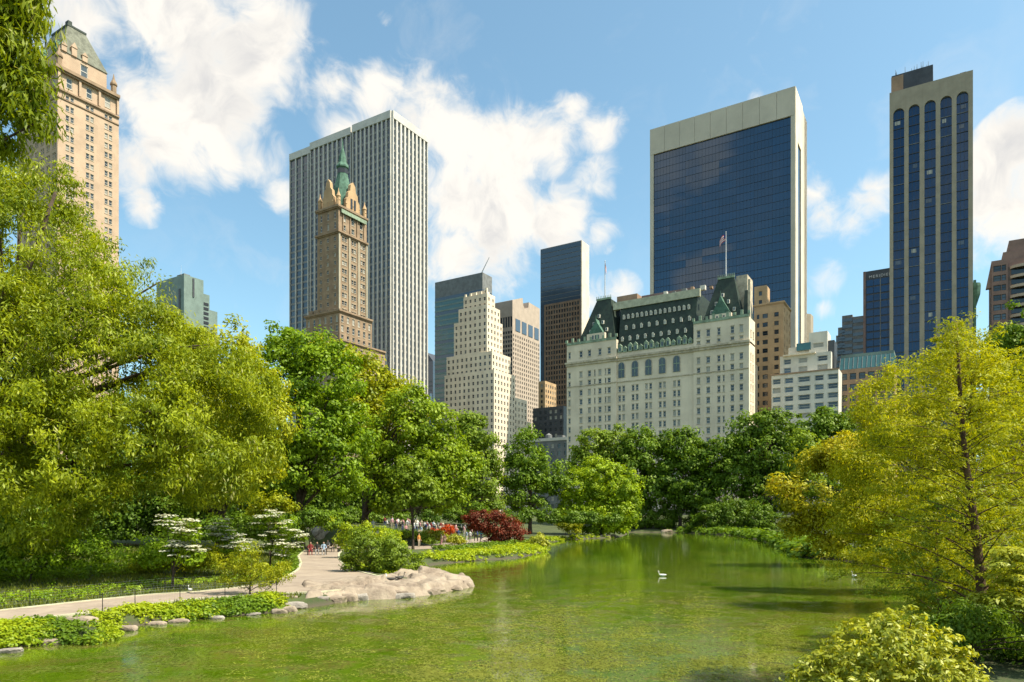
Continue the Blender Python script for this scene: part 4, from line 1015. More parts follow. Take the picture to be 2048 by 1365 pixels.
def car(label, x, col):
    w = lw(x, -17.2, CC); t = thing('parked_car', label, 'car', (w[0], w[1], 4.33), -TH, 'cars parked along the street')
    m = plain('car_paint', col, .25)
    q = MB(); pr = [(-2.2, .35), (2.2, .35), (2.25, .8), (1.3, .95), (.7, 1.45), (-1.1, 1.48), (-1.8, 1.0), (-2.25, .9)]
    q.extr(pr, lambda u, z, s: (u, -.85+1.7*s, z)); q.build('body', m, t)
    q = MB(); pr = [(1.1, .98), (.62, 1.38), (-1.0, 1.4), (-1.55, 1.02)]
    q.extr(pr, lambda u, z, s: (u, -.87+1.74*s, z)); q.build('side_window', M['g_dark'], t)
    for dx in (-1.4, 1.4):
        for dy in (-.8, .8):
            q = MB(); q.extr([(dx+.34*math.cos(R(a)), .34+.34*math.sin(R(a))) for a in range(0, 360, 30)], lambda u, z, s: (u, dy-.12+.24*s, z)); wv = q.build('wheel', M['black'], t)
            q = MB(); q.extr([(dx+.18*math.cos(R(a)), .34+.18*math.sin(R(a))) for a in range(0, 360, 45)], lambda u, z, s: (u, dy-.13+.26*s, z)); q.build('rim', M['steel'], wv)
car('dark blue parked car behind the low round tree', -52, (.02, .03, .08)); car('red parked car near the hotel canopy behind the trees', -38, (.2, .02, .02))
car('white parked car seen between far tree trunks', -30, (.6, .6, .6))

# ------------------------------------------------------------------ foliage
def leaves(rng, cen, rad, nrm_c, per, L, Wd, flat=.7, droop=.2, up=.5, jit=.75, out=None, curl=.15):
    """cen (n,3) clump centres, rad (n,) radii -> quads"""
    n = len(cen); k = np.repeat(np.arange(n), per); m = len(k)
    d = rng.normal(size=(m, 3)); d /= np.linalg.norm(d, axis=1)[:, None]
    fr = rng.random(m)**.45
    off = d*(rad[k]*fr)[:, None]; off[:, 2] *= flat
    p = cen[k]+off
    o = d*.8; 
    if out is not None: o = o+out[k]*.5
    nn = o+np.array([0, 0, up])+rng.normal(size=(m, 3))*jit*.6; nn /= np.linalg.norm(nn, axis=1)[:, None]
    a = rng.normal(size=(m, 3))+d*.6+np.array([0, 0, -droop*3]); a -= nn*(a*nn).sum(1)[:, None]; a /= np.linalg.norm(a, axis=1)[:, None]+1e-9
    b = np.cross(nn, a); s = rng.uniform(.6, 1.25, m)[:, None]
    v = np.stack([p-a*s*L/2, p+b*s*Wd/2-nn*curl*Wd*.3, p+a*s*L/2-nn*curl*L*.5, p-b*s*Wd/2-nn*curl*Wd*.3], 1).reshape(-1, 3)
    return v, np.clip(rng.random(m)*.6+rng.random(n)[k]*.4, 0, 1)
def quads_obj(name, v, rnd, m, parent=None, origin=(0, 0, 0)):
    f = np.arange(len(v)).reshape(-1, 4); me = npmesh(name, v-np.array(origin), f, rnd); me.materials.append(m)
    return put(name, me, parent)
def clumps(rng, lobes, n, cr, shell=.45, cavl=1.35):
    Lb = np.array(lobes, float); w = (Lb[:, 3]*Lb[:, 5]+Lb[:, 3]*Lb[:, 4]); w /= w.sum()
    k = rng.choice(len(Lb), n, p=w); d = rng.normal(size=(n, 3)); d /= np.linalg.norm(d, axis=1)[:, None]
    d[:, 2] = np.where(d[:, 2] < -.3, d[:, 2]*.6, d[:, 2])
    fr = shell+(1-shell)*rng.random(n)**.5
    c = Lb[k, :3]+d*Lb[k, 3:6]*fr[:, None]
    lump = 1+.13*np.sin(c[:, 0]*1.3+c[:, 2]*.9)*np.cos(c[:, 1]*1.1+c[:, 2]*1.7)
    c = Lb[k, :3]+(c-Lb[k, :3])*lump[:, None]
    q = np.min(np.stack([np.sum(((c-l[:3])/l[3:6])**2, 1) for l in Lb]), 0)
    sz = max(1.2, cr*2.6); cav = np.sin(c[:, 0]/sz*2.1+1.3*np.sin(c[:, 2]/sz*1.7))+np.sin(c[:, 2]/sz*2.6+c[:, 1]/sz*1.3)+np.sin((c[:, 0]-c[:, 1])/sz*1.1+2)
    keep = ((q > .3) | (rng.random(n) < .25)) & (cav > -cavl)
    c, d = c[keep], d[keep]; return c, rng.uniform(.55, 1.35, len(c))*cr, d
TREES = {}
def tree(name, label, Y, lobes, leafmat, n_cl, per, cr, L, Wd, trunk_px=None, base_z=None, tr=.35, seed=1, cat='tree', group=None, droop=.2, flat=.7, depth=.9,
         limbs=14, bark='bark', up=.5, jit=.75, shell=.45, lean=0, tw=None, cavl=1.4):
    """lobes: (px, py, r_px[, dY[, rz factor]]) in the photograph's directions at distance Y, turned into metres here"""
    rng = np.random.default_rng(seed); Lb = []
    for l in lobes:
        px, py, r = l[:3]; yy = Y+(l[3] if len(l) > 3 else 0); rf = l[4] if len(l) > 4 else 1
        rr = r/F*yy; Lb.append(((px-CX)/F*yy, yy, CH+(HZ-py)/F*yy, rr, rr*depth, rr*rf))
    Lb = np.array(Lb)
    tx = ((trunk_px if trunk_px is not None else lobes[0][0])-CX)/F*Y
    zb = gz(tx, Y)-.1 if base_z is None else base_z
    t = thing(name, label, cat, (tx, Y, zb), 0, group)
    C, rad, D = clumps(rng, Lb, n_cl, cr, shell, cavl)
    low = C[:, 2]-rad*.6 < zb+.15
    C[low, 2] = zb+.15+rad[low]*.7
    v, rnd = leaves(rng, C, rad, None, per, L, Wd, flat, droop, up, jit, D)
    if name == 'oak_tree':
        k_ = rng.choice(len(C), len(C)//3, replace=False); Ct = C[k_]+D[k_]*rad[k_][:, None]*.9-np.array([0, 0, .25]); v2, r2 = leaves(rng, Ct, rad[k_]*.55, None, 16, L*1.35, Wd*.8, 1.3, 1.2, .2, .8, D[k_]); v = np.concatenate([v, v2]); rnd = np.concatenate([rnd, np.clip(r2+.15, 0, 1)])
    quads_obj('crown', v, rnd, leafmat, t, (tx, Y, zb))
    if tr > 0:
        top = Lb[:, 2].max(); cz = max(Lb[:, 2].min(), zb+1.0)
        mx, my = Lb[:, 0].mean(), Lb[:, 1].mean()
        hgt = (top-zb)*(.92 if tw is None else tw); pts = []; rr = []
        for i in range(9):
            s = i/8; pts.append(((mx-tx)*s*s*.7+lean*math.sin(s*3)+rng.normal()*tr*.25*s, (my-Y)*s*s*.5, hgt*s)); rr.append(tr*(1.25 if i == 0 else 1)*(1-.86*s))
        mb = MB(); mb.tube(pts, rr, 8); mb.build('trunk', M[bark], t, smooth=True)
        lm = MB(); idx = rng.choice(len(C), min(limbs, len(C)), replace=False)
        for j in idx:
            tgt = C[j]-np.array([tx, Y, zb]); h0 = np.clip(tgt[2]*rng.uniform(.35, .7), (cz-zb)*.3, hgt*.9); s = h0/hgt
            k = min(7, int(s*8)); fr = s*8-k; p0 = np.array(pts[k])*(1-fr)+np.array(pts[k+1])*fr; r0 = max(.02, tr*(1-.86*s)*.5)
            q = []
            for i in range(6):
                u = i/5; b_ = p0*(1-u)+tgt*u; b_[2] += math.sin(u*math.pi)*np.linalg.norm(tgt-p0)*(.10); q.append(tuple(b_+rng.normal(size=3)*.06*u*(1-u)*np.linalg.norm(tgt-p0)))
            lm.tube(q, [r0*(1-.8*i/5) for i in range(6)], 5)
        if lm.v: lm.build('limbs', M[bark], t, smooth=True)
    return t, C, rad, D

# big oak-like tree on the left bank
tree('oak_tree', 'huge spreading yellow green oak filling the left side of the picture', 40,
     [(60, 500, 150, 2), (-60, 560, 190, 0), (150, 640, 170, 0), (20, 760, 200, -2), (230, 760, 180, -1), (330, 720, 110, 1), (420, 820, 130, 0), (300, 900, 150, -3), (120, 930, 170, -4),
      (470, 900, 95, 0), (-80, 900, 180, -2), (430, 960, 90, -1), (60, 1040, 110, -3), (490, 770, 70, 2), (95, 400, 70, 3), (20, 370, 60, 3)],
     M['l_oak'], 3400, 84, .8, .26, .085, trunk_px=-60, tr=.55, seed=11, droop=.5, limbs=34, up=.35, jit=.95)
tree('oak_tree', 'near oak whose leafy branch hangs into the upper left corner', 15.5,
     [(5, 20, 68), (30, 110, 50), (55, 215, 42), (0, 200, 55), (-10, 285, 32), (-60, 120, 90), (60, 5, 26), (70, 250, 20)],
     M['l_oak'], 330, 46, .42, .22, .055, trunk_px=-720, tr=.28, seed=12, droop=.9, limbs=18, up=.3, jit=.9)
tree('elm_tree', 'pale lime tree rising behind the big oak under the green office block', 62,
     [(440, 715, 78), (360, 695, 60), (480, 800, 90), (420, 850, 110), (530, 850, 60), (400, 950, 100), (500, 930, 70)], M['l_lime'], 760, 66, 1.1, .38, .2, tr=.4, seed=13, limbs=14)
tree('maple_tree', 'tall bright green maple with dark hollows right of the oak', 76,
     [(560, 705, 52), (610, 715, 60), (650, 760, 75), (570, 790, 70), (620, 860, 90), (670, 880, 75), (600, 950, 75), (680, 960, 55), (545, 880, 45), (520, 970, 50)],
     M['l_maple'], 620, 80, 1.25, .42, .25, trunk_px=600, tr=.5, seed=14, limbs=22)
tree('elm_tree', 'yellow green elm directly under the spired tower, behind the tall maple', 92,
     [(685, 725, 50), (640, 715, 40), (735, 765, 55), (770, 800, 55), (720, 850, 80), (790, 860, 70)], M['l_lime'], 420, 60, 1.4, .5, .3, trunk_px=730, tr=.45, seed=15)
tree('maple_tree', 'broad maple below the finned tower leaning over the garden', 86,
     [(820, 815, 50), (860, 850, 55), (800, 880, 75), (880, 910, 55), (840, 940, 75), (760, 930, 60), (910, 950, 42), (880, 990, 50), (770, 1000, 40), (935, 925, 24)],
     M['l_round'], 560, 72, 1.25, .42, .26, trunk_px=728, tr=.42, seed=16, limbs=24)
tree('maple_tree', 'small light green tree standing before the broad maple over the crowd', 76,
     [(820, 945, 34), (840, 985, 38), (805, 1000, 28)], M['l_soft'], 120, 60, .8, .36, .22, trunk_px=826, tr=.15, seed=17)
tree('linden_tree', 'soft pale green linden below the cream setback tower', 125,
     [(955, 870, 40), (950, 920, 45), (975, 960, 48), (965, 1000, 42), (940, 850, 24)], M['l_soft'], 330, 60, 1.5, .6, .32, tr=.4, seed=18)
tree('linden_tree', 'rounded darker green tree left of the low round tree at the pond end', 132,
     [(1060, 910, 50), (1035, 950, 42), (1090, 950, 48), (1060, 990, 58), (1105, 985, 35)], M['l_dark'], 380, 60, 1.5, .6, .32, tr=.4, seed=19)
tree('round_tree', 'low dome shaped tree with bright yellow green top at the pond end', 133,
     [(1200, 965, 50), (1160, 980, 42), (1240, 975, 42), (1185, 1010, 45), (1235, 1015, 40), (1145, 1015, 32), (1180, 1042, 30), (1222, 1042, 30), (1150, 1038, 24), (1255, 1030, 22), (1200, 1058, 28), (1160, 1053, 22), (1240, 1052, 24), (1262, 1005, 22), (1200, 1025, 40)], M['l_round'], 800, 60, 1.15, .5, .3, tr=.35, seed=20, cavl=3)
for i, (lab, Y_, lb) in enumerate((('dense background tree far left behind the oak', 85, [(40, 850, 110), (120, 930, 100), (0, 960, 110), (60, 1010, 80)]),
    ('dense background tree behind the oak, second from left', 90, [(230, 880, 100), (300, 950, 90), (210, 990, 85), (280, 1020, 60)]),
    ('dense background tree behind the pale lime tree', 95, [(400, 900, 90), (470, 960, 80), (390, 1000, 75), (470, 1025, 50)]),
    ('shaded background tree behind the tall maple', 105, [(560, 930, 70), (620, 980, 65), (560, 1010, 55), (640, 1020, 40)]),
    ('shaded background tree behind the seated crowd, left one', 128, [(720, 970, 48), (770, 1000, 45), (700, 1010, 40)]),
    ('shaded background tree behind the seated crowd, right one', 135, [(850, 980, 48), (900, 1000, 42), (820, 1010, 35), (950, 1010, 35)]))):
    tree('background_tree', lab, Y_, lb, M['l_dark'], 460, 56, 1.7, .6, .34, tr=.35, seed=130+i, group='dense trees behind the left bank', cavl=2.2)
gt = 'row of street trees before the white hotel'
for i, (lab, lb, m_) in enumerate((
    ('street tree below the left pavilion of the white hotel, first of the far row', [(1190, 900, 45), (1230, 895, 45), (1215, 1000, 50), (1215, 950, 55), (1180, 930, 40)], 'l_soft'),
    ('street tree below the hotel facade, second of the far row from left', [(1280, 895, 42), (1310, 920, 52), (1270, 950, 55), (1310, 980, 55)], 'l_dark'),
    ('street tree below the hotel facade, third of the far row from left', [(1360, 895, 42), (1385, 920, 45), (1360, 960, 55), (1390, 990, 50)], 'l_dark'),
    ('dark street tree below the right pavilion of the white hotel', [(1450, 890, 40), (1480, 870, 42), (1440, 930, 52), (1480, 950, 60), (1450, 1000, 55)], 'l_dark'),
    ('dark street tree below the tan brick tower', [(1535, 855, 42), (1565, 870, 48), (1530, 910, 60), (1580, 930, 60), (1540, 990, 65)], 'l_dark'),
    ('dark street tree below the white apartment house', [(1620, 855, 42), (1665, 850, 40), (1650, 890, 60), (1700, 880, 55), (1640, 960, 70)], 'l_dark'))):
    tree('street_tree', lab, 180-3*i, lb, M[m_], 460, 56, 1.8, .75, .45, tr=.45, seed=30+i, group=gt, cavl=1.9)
tree('young_tree', 'pale green young tree left of the yellow bank tree', 112, [(1605, 890, 32), (1625, 925, 38), (1590, 930, 28), (1610, 970, 36)], M['l_soft'], 140, 60, 1.1, .5, .28, tr=.2, seed=41)
tree('bank_tree', 'golden yellow leafed tree leaning over the right shore', 58,
     [(1640, 940, 50), (1690, 920, 55), (1630, 1000, 62), (1700, 1010, 70), (1640, 1075, 45), (1660, 1060, 55), (1740, 1050, 60), (1560, 975, 26), (1590, 1060, 30), (1605, 1075, 25), (1740, 960, 60)],
     M['l_yellow'], 820, 60, .85, .3, .16, trunk_px=1795, tr=.25, seed=42, limbs=24)
tree('dark_tree', 'dark green tree at the right edge above the golden cypress', 75, [(2010, 690, 45), (2050, 660, 55), (2040, 740, 60), (1990, 720, 30), (2080, 720, 90)], M['l_dark'], 260, 60, 1.2, .42, .26, trunk_px=2060, tr=.4, seed=43)

# feathery cypresses on the right
def cypress(label, Y, tpx, ppx, ptop, pbase, spread, n_br, seed, m_, leanx=0, rt=.19, low=.16, perb=17):
    rng = np.random.default_rng(seed); tx = (tpx-CX)/F*Y; zb = gz(tx, Y)-.1
    t = thing('cypress_tree', label, 'tree', (tx, Y, zb), 0, 'feathery cypress trees on the right bank')
    zt = CH+(HZ-ptop)/F*Y-zb; xt = (ppx-CX)/F*Y-tx; pts = []; rr = []
    for i in range(12):
        s = i/11; pts.append((xt*s+.10*math.sin(s*7), .12*math.sin(s*5+1), zt*s)); rr.append(rt*(1.3 if i == 0 else 1)*(1-.9*s)+.012)
    mb = MB(); mb.tube(pts, rr, 9); mb.build('trunk', M['bark_red'], t, smooth=True)
    lm = MB(); cl = []; ra = []; dd = []
    for j in range(n_br):
        s = low+(1-low)*((j+.5)/n_br)**.9; k = min(10, int(s*11)); fr = s*11-k
        p0 = np.array(pts[k])*(1-fr)+np.array(pts[k+1])*fr
        az = j*2.4+rng.normal()*.8; ln = spread*(1-s)**.55*rng.uniform(.3, 1.12)+.3
        rise = rng.uniform(.35, .95)-.15*(1-s); dr = np.array([math.cos(az), math.sin(az), 0])
        q = []
        for i in range(6):
            u = i/5; q.append(p0+dr*ln*u+np.array([0, 0, rise*ln*u-.35*ln*u*u]))
        r0 = max(.006, rt*(1-.9*s)*.22); lm.tube([tuple(a) for a in q], [r0*(1-.85*i/5) for i in range(6)], 4)
        side = np.array([-dr[1], dr[0], 0]); nb = max(5, int(ln*perb/1.6))
        for i in range(nb):
            u = rng.uniform(.18, 1.03); k2 = min(4, int(u*5)); f2 = min(1, u*5-k2); c = q[k2]*(1-f2)+q[k2+1]*f2
            w = (1.1-u)*ln*.42; c = c+side*rng.normal()*w*.7+np.array([0, 0, rng.normal()*.10*ln**.5-.04])
            cl.append(c); ra.append(rng.uniform(.10, .26)*(1+.025*Y*.3)); dd.append(dr*.5)
    lm.build('limbs', M['bark_red'], t, smooth=True)
    v, rnd = leaves(rng, np.array(cl), np.array(ra), None, 17, .12*(Y/18)**.6, .032*(Y/18)**.7, .38, .12, 1.0, .55, np.array(dd))
    quads_obj('crown', v, rnd, M[m_], t); return t
cypress('tall feathery golden green cypress with slim reddish trunk on the right bank', 16.5, 1972, 1905, 648, 1345, 3.3, 96, 51, 'l_cypress', low=.10, perb=18, rt=.115)
cypress('second feathery cypress cut by the right edge of the picture', 20, 2140, 2090, 690, 1300, 4.2, 70, 52, 'l_cypress', low=.12)
tree('leafy_tree', 'airy yellow green tree filling the gap behind the tall cypress', 31, [(1865, 745, 50), (1905, 715, 42), (1830, 800, 60), (1950, 740, 50), (1810, 860, 78), (1900, 850, 85), (1840, 950, 95), (1930, 950, 100), (1990, 810, 75), (2050, 880, 95), (2020, 1000, 110), (1900, 1040, 90)],
     M['l_cypress'], 1500, 54, .6, .17, .06, trunk_px=1930, tr=.2, seed=53, limbs=26, up=.5, jit=1.0, droop=.3, cavl=1.7)
tree('leafy_tree', 'airy yellow green tree overhanging the water by the golden tree', 38, [(1800, 765, 42), (1755, 815, 55), (1790, 880, 62), (1740, 930, 65), (1770, 1000, 75), (1720, 1040, 60), (1810, 1070, 75), (1850, 1110, 60), (1760, 1090, 50)],
     M['l_cypress'], 1050, 54, .7, .19, .07, trunk_px=1885, tr=.2, seed=54, limbs=34, up=.5, jit=1.0, droop=.3, cavl=1.7)
tree('shrub', 'feathery shrubs hanging over the water edge below the airy trees', 24, [(1850, 1130, 50), (1900, 1160, 60), (1960, 1150, 70), (1880, 1210, 50), (1820, 1110, 40), (2030, 1160, 70), (1760, 1105, 34), (1990, 1230, 60)],
     M['l_cypress'], 600, 50, .42, .14, .045, tr=.06, seed=56, limbs=20, cat='shrub', jit=1.0)
cypress('feathery cypress sapling behind the bright bush on the right bank', 22, 1880, 1872, 1000, 1300, 2.4, 42, 55, 'l_soft', rt=.07, low=.05)

# bright foreground bush and hanging branch
sh = dict(tr=.05, cat='shrub')
t, C, rad, D = tree('bright_bush', 'dense bright yellow green bush in the bottom right foreground', 9.0,
     [(1740, 1310, 98), (1840, 1325, 92), (1700, 1400, 118), (1890, 1390, 95), (1790, 1275, 66), (1630, 1400, 72), (1790, 1450, 150), (1930, 1420, 50)],
     M['l_bush'], 1500, 24, .095, .078, .032, trunk_px=1790, base_z=1.0, seed=61, limbs=30, up=.7, jit=.85, shell=.6, cavl=.75, **sh)
tree('drooping_shrub', 'layered light green branches reaching in at the lower right edge', 13,
     [(2000, 1130, 34, 0, .35), (2040, 1110, 50, 0, .3), (1990, 1200, 36, 0, .35), (2050, 1200, 60, 0, .35), (2060, 1160, 60, 0, .3), (2090, 1250, 60, 0, .5)],
     M['l_bush'], 190, 34, .2, .12, .05, trunk_px=2110, seed=62, limbs=24, up=1.3, jit=.4, flat=.35, **sh)
# shrubs : (label, Y, lobes, mat, n, per, cr, L, W, name)
SH = [
 ('dark green thicket under the big oak on the left', 37, [(60, 1120, 60, 0, .6), (-60, 1120, 80, 0, .6), (170, 1110, 60, 0, .7), (270, 1100, 55, 0, .7), (330, 1110, 40, 0, .7), (0, 1080, 70)], 'l_maple', 330, 60, .6, .2, .1, 'thicket'),
 ('low yellow green shrubs beside the meadow left of the path', 42, [(370, 1120, 45, 0, .6), (420, 1115, 45, 0, .6), (300, 1135, 40, 0, .5)], 'l_lime', 130, 60, .5, .2, .1, 'shrub'),
 ('feathery yellow green shrub with thin stems beside the path', 33.5, [(500, 1115, 34), (540, 1130, 36), (470, 1150, 36), (520, 1155, 42), (560, 1150, 24), (440, 1125, 24)], 'l_lime', 230, 42, .3, .13, .05, 'shrub'),
 ('bushy green shrub right of the paved clearing', 47, [(740, 1100, 36), (780, 1110, 40), (710, 1105, 28), (815, 1125, 30), (760, 1130, 34), (725, 1080, 26), (700, 1130, 20)], 'l_soft', 330, 50, .42, .18, .09, 'shrub'),
 ('light green mound of shrubs under the maple trunk', 62, [(700, 1070, 24), (735, 1065, 22), (770, 1080, 26), (660, 1060, 20), (690, 1085, 22), (800, 1085, 20)], 'l_cover', 160, 50, .5, .2, .12, 'shrub'),
 ('dark red japanese maple by the garden shore', 92, [(960, 1045, 26), (990, 1050, 30), (1025, 1060, 26), (1000, 1070, 26), (945, 1035, 16), (1040, 1072, 16)], 'l_red', 260, 50, .7, .28, .16, 'japanese_maple'),
 ('bright yellow shrub at the shore right of the red maple', 86, [(1075, 1080, 15), (1088, 1090, 12), (1065, 1092, 12)], 'l_bush', 60, 50, .45, .22, .14, 'shrub'),
 ('yellow topped bush left of the low round tree', 122, [(1130, 1048, 16), (1155, 1046, 14), (1145, 1060, 14)], 'l_lime', 70, 50, .7, .3, .2, 'shrub'),
 ('red azalea mound in front of the seated crowd', 96, [(872, 1062, 12, 0, .7), (895, 1060, 12, 0, .7), (885, 1066, 14, 0, .7)], 'l_redfl', 50, 50, .5, .22, .14, 'azalea'),
 ('yellow azalea mound right below the red azaleas', 88, [(880, 1073, 16, 0, .7), (905, 1078, 16, 0, .7), (855, 1070, 14, 0, .7), (920, 1082, 12, 0, .7)], 'l_bush', 80, 50, .5, .22, .14, 'azalea'),
 ('dull green shrub row left of the yellow azaleas', 86, [(815, 1072, 15, 0, .7), (840, 1078, 15, 0, .7), (860, 1084, 13, 0, .7)], 'l_soft', 80, 50, .5, .22, .14, 'shrub'),
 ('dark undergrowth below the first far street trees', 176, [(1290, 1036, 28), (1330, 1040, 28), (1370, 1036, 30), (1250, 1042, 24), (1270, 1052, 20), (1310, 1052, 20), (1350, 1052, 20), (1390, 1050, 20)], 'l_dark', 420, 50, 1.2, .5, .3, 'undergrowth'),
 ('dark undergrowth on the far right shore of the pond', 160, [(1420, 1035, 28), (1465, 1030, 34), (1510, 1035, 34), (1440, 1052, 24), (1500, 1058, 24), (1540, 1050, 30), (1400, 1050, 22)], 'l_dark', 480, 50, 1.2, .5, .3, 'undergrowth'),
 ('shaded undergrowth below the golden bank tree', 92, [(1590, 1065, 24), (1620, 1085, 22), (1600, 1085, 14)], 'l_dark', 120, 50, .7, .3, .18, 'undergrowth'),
 ('dark undergrowth along the right bank behind the cypresses', 48, [(1900, 1110, 60), (1650, 1095, 20, 26), (1700, 1098, 28, 21), (1760, 1100, 36, 14), (1830, 1110, 50), (1980, 1110, 70), (2060, 1100, 90)], 'l_maple', 420, 50, .65, .22, .12, 'undergrowth'),
 ('green shrubs between the cypress trunk and the bright bush', 14, [(1900, 1300, 70), (1980, 1330, 70), (2040, 1300, 80), (1940, 1250, 50), (2060, 1380, 90)], 'l_cover2', 460, 50, .26, .11, .045, 'shrub'),
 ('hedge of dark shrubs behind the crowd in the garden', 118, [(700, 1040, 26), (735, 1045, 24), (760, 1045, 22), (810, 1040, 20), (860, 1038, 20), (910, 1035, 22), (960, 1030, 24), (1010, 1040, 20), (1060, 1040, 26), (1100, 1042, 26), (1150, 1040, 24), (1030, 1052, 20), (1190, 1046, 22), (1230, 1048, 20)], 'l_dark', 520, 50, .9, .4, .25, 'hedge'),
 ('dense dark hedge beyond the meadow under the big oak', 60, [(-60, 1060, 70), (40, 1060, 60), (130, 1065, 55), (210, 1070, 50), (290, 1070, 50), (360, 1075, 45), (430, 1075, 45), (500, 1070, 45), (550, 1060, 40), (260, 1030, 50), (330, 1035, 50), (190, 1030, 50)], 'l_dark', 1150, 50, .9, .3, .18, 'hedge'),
 ('dark shrubs in the deep shade at the head of the clearing', 72, [(620, 1040, 26), (660, 1045, 22), (585, 1060, 22), (560, 1090, 20)], 'l_dark', 160, 50, .6, .26, .16, 'shrub'),
]
for i, (lab, Y, lb, m_, n, per, cr, L, w, nm) in enumerate(SH):
    tree(nm, lab, Y, lb, M[m_], n, per, cr, L, w, tr=.06 if Y > 20 else .03, seed=70+i, limbs=12, cat='shrub', shell=.5)
def dogwood(label, Y, lb, seed, n=70):
    t, C, rad, D = tree('dogwood', label, Y, lb, M['l_maple'], n, 40, .5, .2, .1, tr=.08, seed=seed, cat='shrub', group='white flowering dogwoods', flat=.4)
    rng = np.random.default_rng(seed); k = rng.random(len(C)) < .75; C2 = C[k]+np.array([.05, -.25, .26]); 
    v, rnd = leaves(rng, C2, rad[k]*1.0, None, 48, .17, .14, .14, 0, 2.5, .35, None)
    quads_obj('blossoms', v, rnd, M['l_flower'], t, tuple(t.location))
dogwood('white dogwood blossoms at the edge of the dark oak thicket', 35.5, [(345, 1055, 20), (378, 1065, 24), (370, 1092, 20), (350, 1112, 20), (390, 1118, 20)], 101, 60)
dogwood('small rounded white dogwood left of the layered one', 41, [(450, 1070, 24), (480, 1060, 26), (470, 1095, 26)], 102, 90)
dogwood('large layered white dogwood beside the path opening', 50, [(540, 1050, 26), (565, 1060, 32), (585, 1085, 28), (545, 1090, 30), (570, 1110, 24)], 103, 110)
tree('young_tree', 'light green young tree above the layered dogwood', 58, [(540, 1000, 30, 0, .5), (560, 1020, 34, 0, .5), (520, 1020, 24, 0, .5)], M['l_lime'], 90, 50, .6, .24, .14, tr=.1, seed=104)

# ground covers along the shore (uncountable -> stuff)
def cover(name, label, pts, m_, n, L, Wd, h, seed, z=.45, spread=1.0, cat='ground cover'):
    rng = np.random.default_rng(seed); P = np.array([W(a, b_, .3) for a, b_ in pts]); 
    k = rng.integers(0, len(P)-1, n); u = rng.random(n)[:, None]; c = P[k]*(1-u)+P[k+1]*u+rng.normal(size=(n, 2))*spread
    d = sdist(c[:, 0], c[:, 1], POND); dp = sdist(c[:, 0], c[:, 1], PATH); dp2 = sdist(c[:, 0], c[:, 1], PATH2)
    c = c[(d > -.12) & (dp > .22) & (dp2 > .25)]; zz = ground_z(c[:, 0], c[:, 1])
    C3 = np.column_stack([c, np.maximum(zz, 0)+h*rng.uniform(.2, .9, len(c))])
    v, rnd = leaves(rng, C3, rng.uniform(.6, 1.3, len(c))*h, None, 16, L, Wd, .6, 0, .9, .6)
    o = quads_obj(name, v, rnd, M[m_]); o['kind'] = 'stuff'; o['label'] = label; o['category'] = cat
cover('ground_cover', 'bright yellow green ground cover on the near left shore', [(-60, 1275), (20, 1262), (60, 1268), (10, 1285)], 'l_cover', 420, .13, .07, .22, 1, spread=.45)
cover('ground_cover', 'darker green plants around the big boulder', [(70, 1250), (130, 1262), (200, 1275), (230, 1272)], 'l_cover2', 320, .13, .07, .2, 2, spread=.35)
cover('ground_cover', 'bright plants at the shore right of the boulder', [(150, 1280), (215, 1268), (225, 1245), (200, 1238)], 'l_cover', 240, .13, .07, .2, 3, spread=.35)
cover('ground_cover', 'yellow green shore plants between the near path and water', [(220, 1228), (300, 1228), (380, 1222), (420, 1218)], 'l_cover', 420, .14, .08, .24, 4, spread=.4)
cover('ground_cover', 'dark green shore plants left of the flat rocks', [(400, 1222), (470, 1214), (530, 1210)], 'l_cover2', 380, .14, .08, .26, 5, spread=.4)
cover('ground_cover', 'light green plants beside the stacked flat rocks', [(525, 1200), (545, 1208)], 'l_cover', 90, .15, .09, .24, 6, spread=.3)
cover('ground_cover', 'bright green planting along the garden shore', [(870, 1120), (940, 1112), (1000, 1106), (1060, 1100), (1085, 1094)], 'l_cover', 900, .26, .15, .4, 7, spread=1.6)
cover('ground_cover', 'mixed green planting above the garden shore', [(900, 1105), (960, 1098), (1020, 1090), (1070, 1086)], 'l_cover2', 420, .26, .15, .4, 8, spread=1.8)
cover('ground_cover', 'bright lawn edge plants at the pond end', [(1100, 1080), (1150, 1077), (1200, 1075), (1240, 1073)], 'l_cover', 500, .34, .2, .35, 9, spread=1.6)
cover('ground_cover', 'low green plants along the upper side of the near path', [(-60, 1215), (60, 1206), (160, 1196), (280, 1184), (400, 1175), (500, 1166)], 'l_maple', 420, .16, .07, .2, 10, spread=.9)
cover('ground_cover', 'green verge around the paved clearing', [(690, 1120), (700, 1135), (740, 1146), (800, 1152)], 'l_cover', 220, .16, .09, .2, 11, spread=.4)
cover('ground_cover', 'green verge under the dogwoods left of the clearing', [(560, 1158), (590, 1140), (592, 1120), (585, 1108)], 'l_cover2', 320, .16, .09, .25, 12, spread=.7)
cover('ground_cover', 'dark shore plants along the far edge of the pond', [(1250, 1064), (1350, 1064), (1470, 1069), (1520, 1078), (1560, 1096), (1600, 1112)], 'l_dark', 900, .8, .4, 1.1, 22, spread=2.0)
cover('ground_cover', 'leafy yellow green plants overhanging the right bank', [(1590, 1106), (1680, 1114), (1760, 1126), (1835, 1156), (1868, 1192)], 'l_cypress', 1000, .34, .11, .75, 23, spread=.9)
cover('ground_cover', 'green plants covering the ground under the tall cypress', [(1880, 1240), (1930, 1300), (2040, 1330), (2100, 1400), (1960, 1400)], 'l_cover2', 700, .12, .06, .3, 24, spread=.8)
cover('reeds', 'pale green reeds bending over the far right water', [(1490, 1084), (1530, 1090), (1560, 1098)], 'l_soft', 160, .9, .1, .5, 13, spread=.6, cat='reeds')
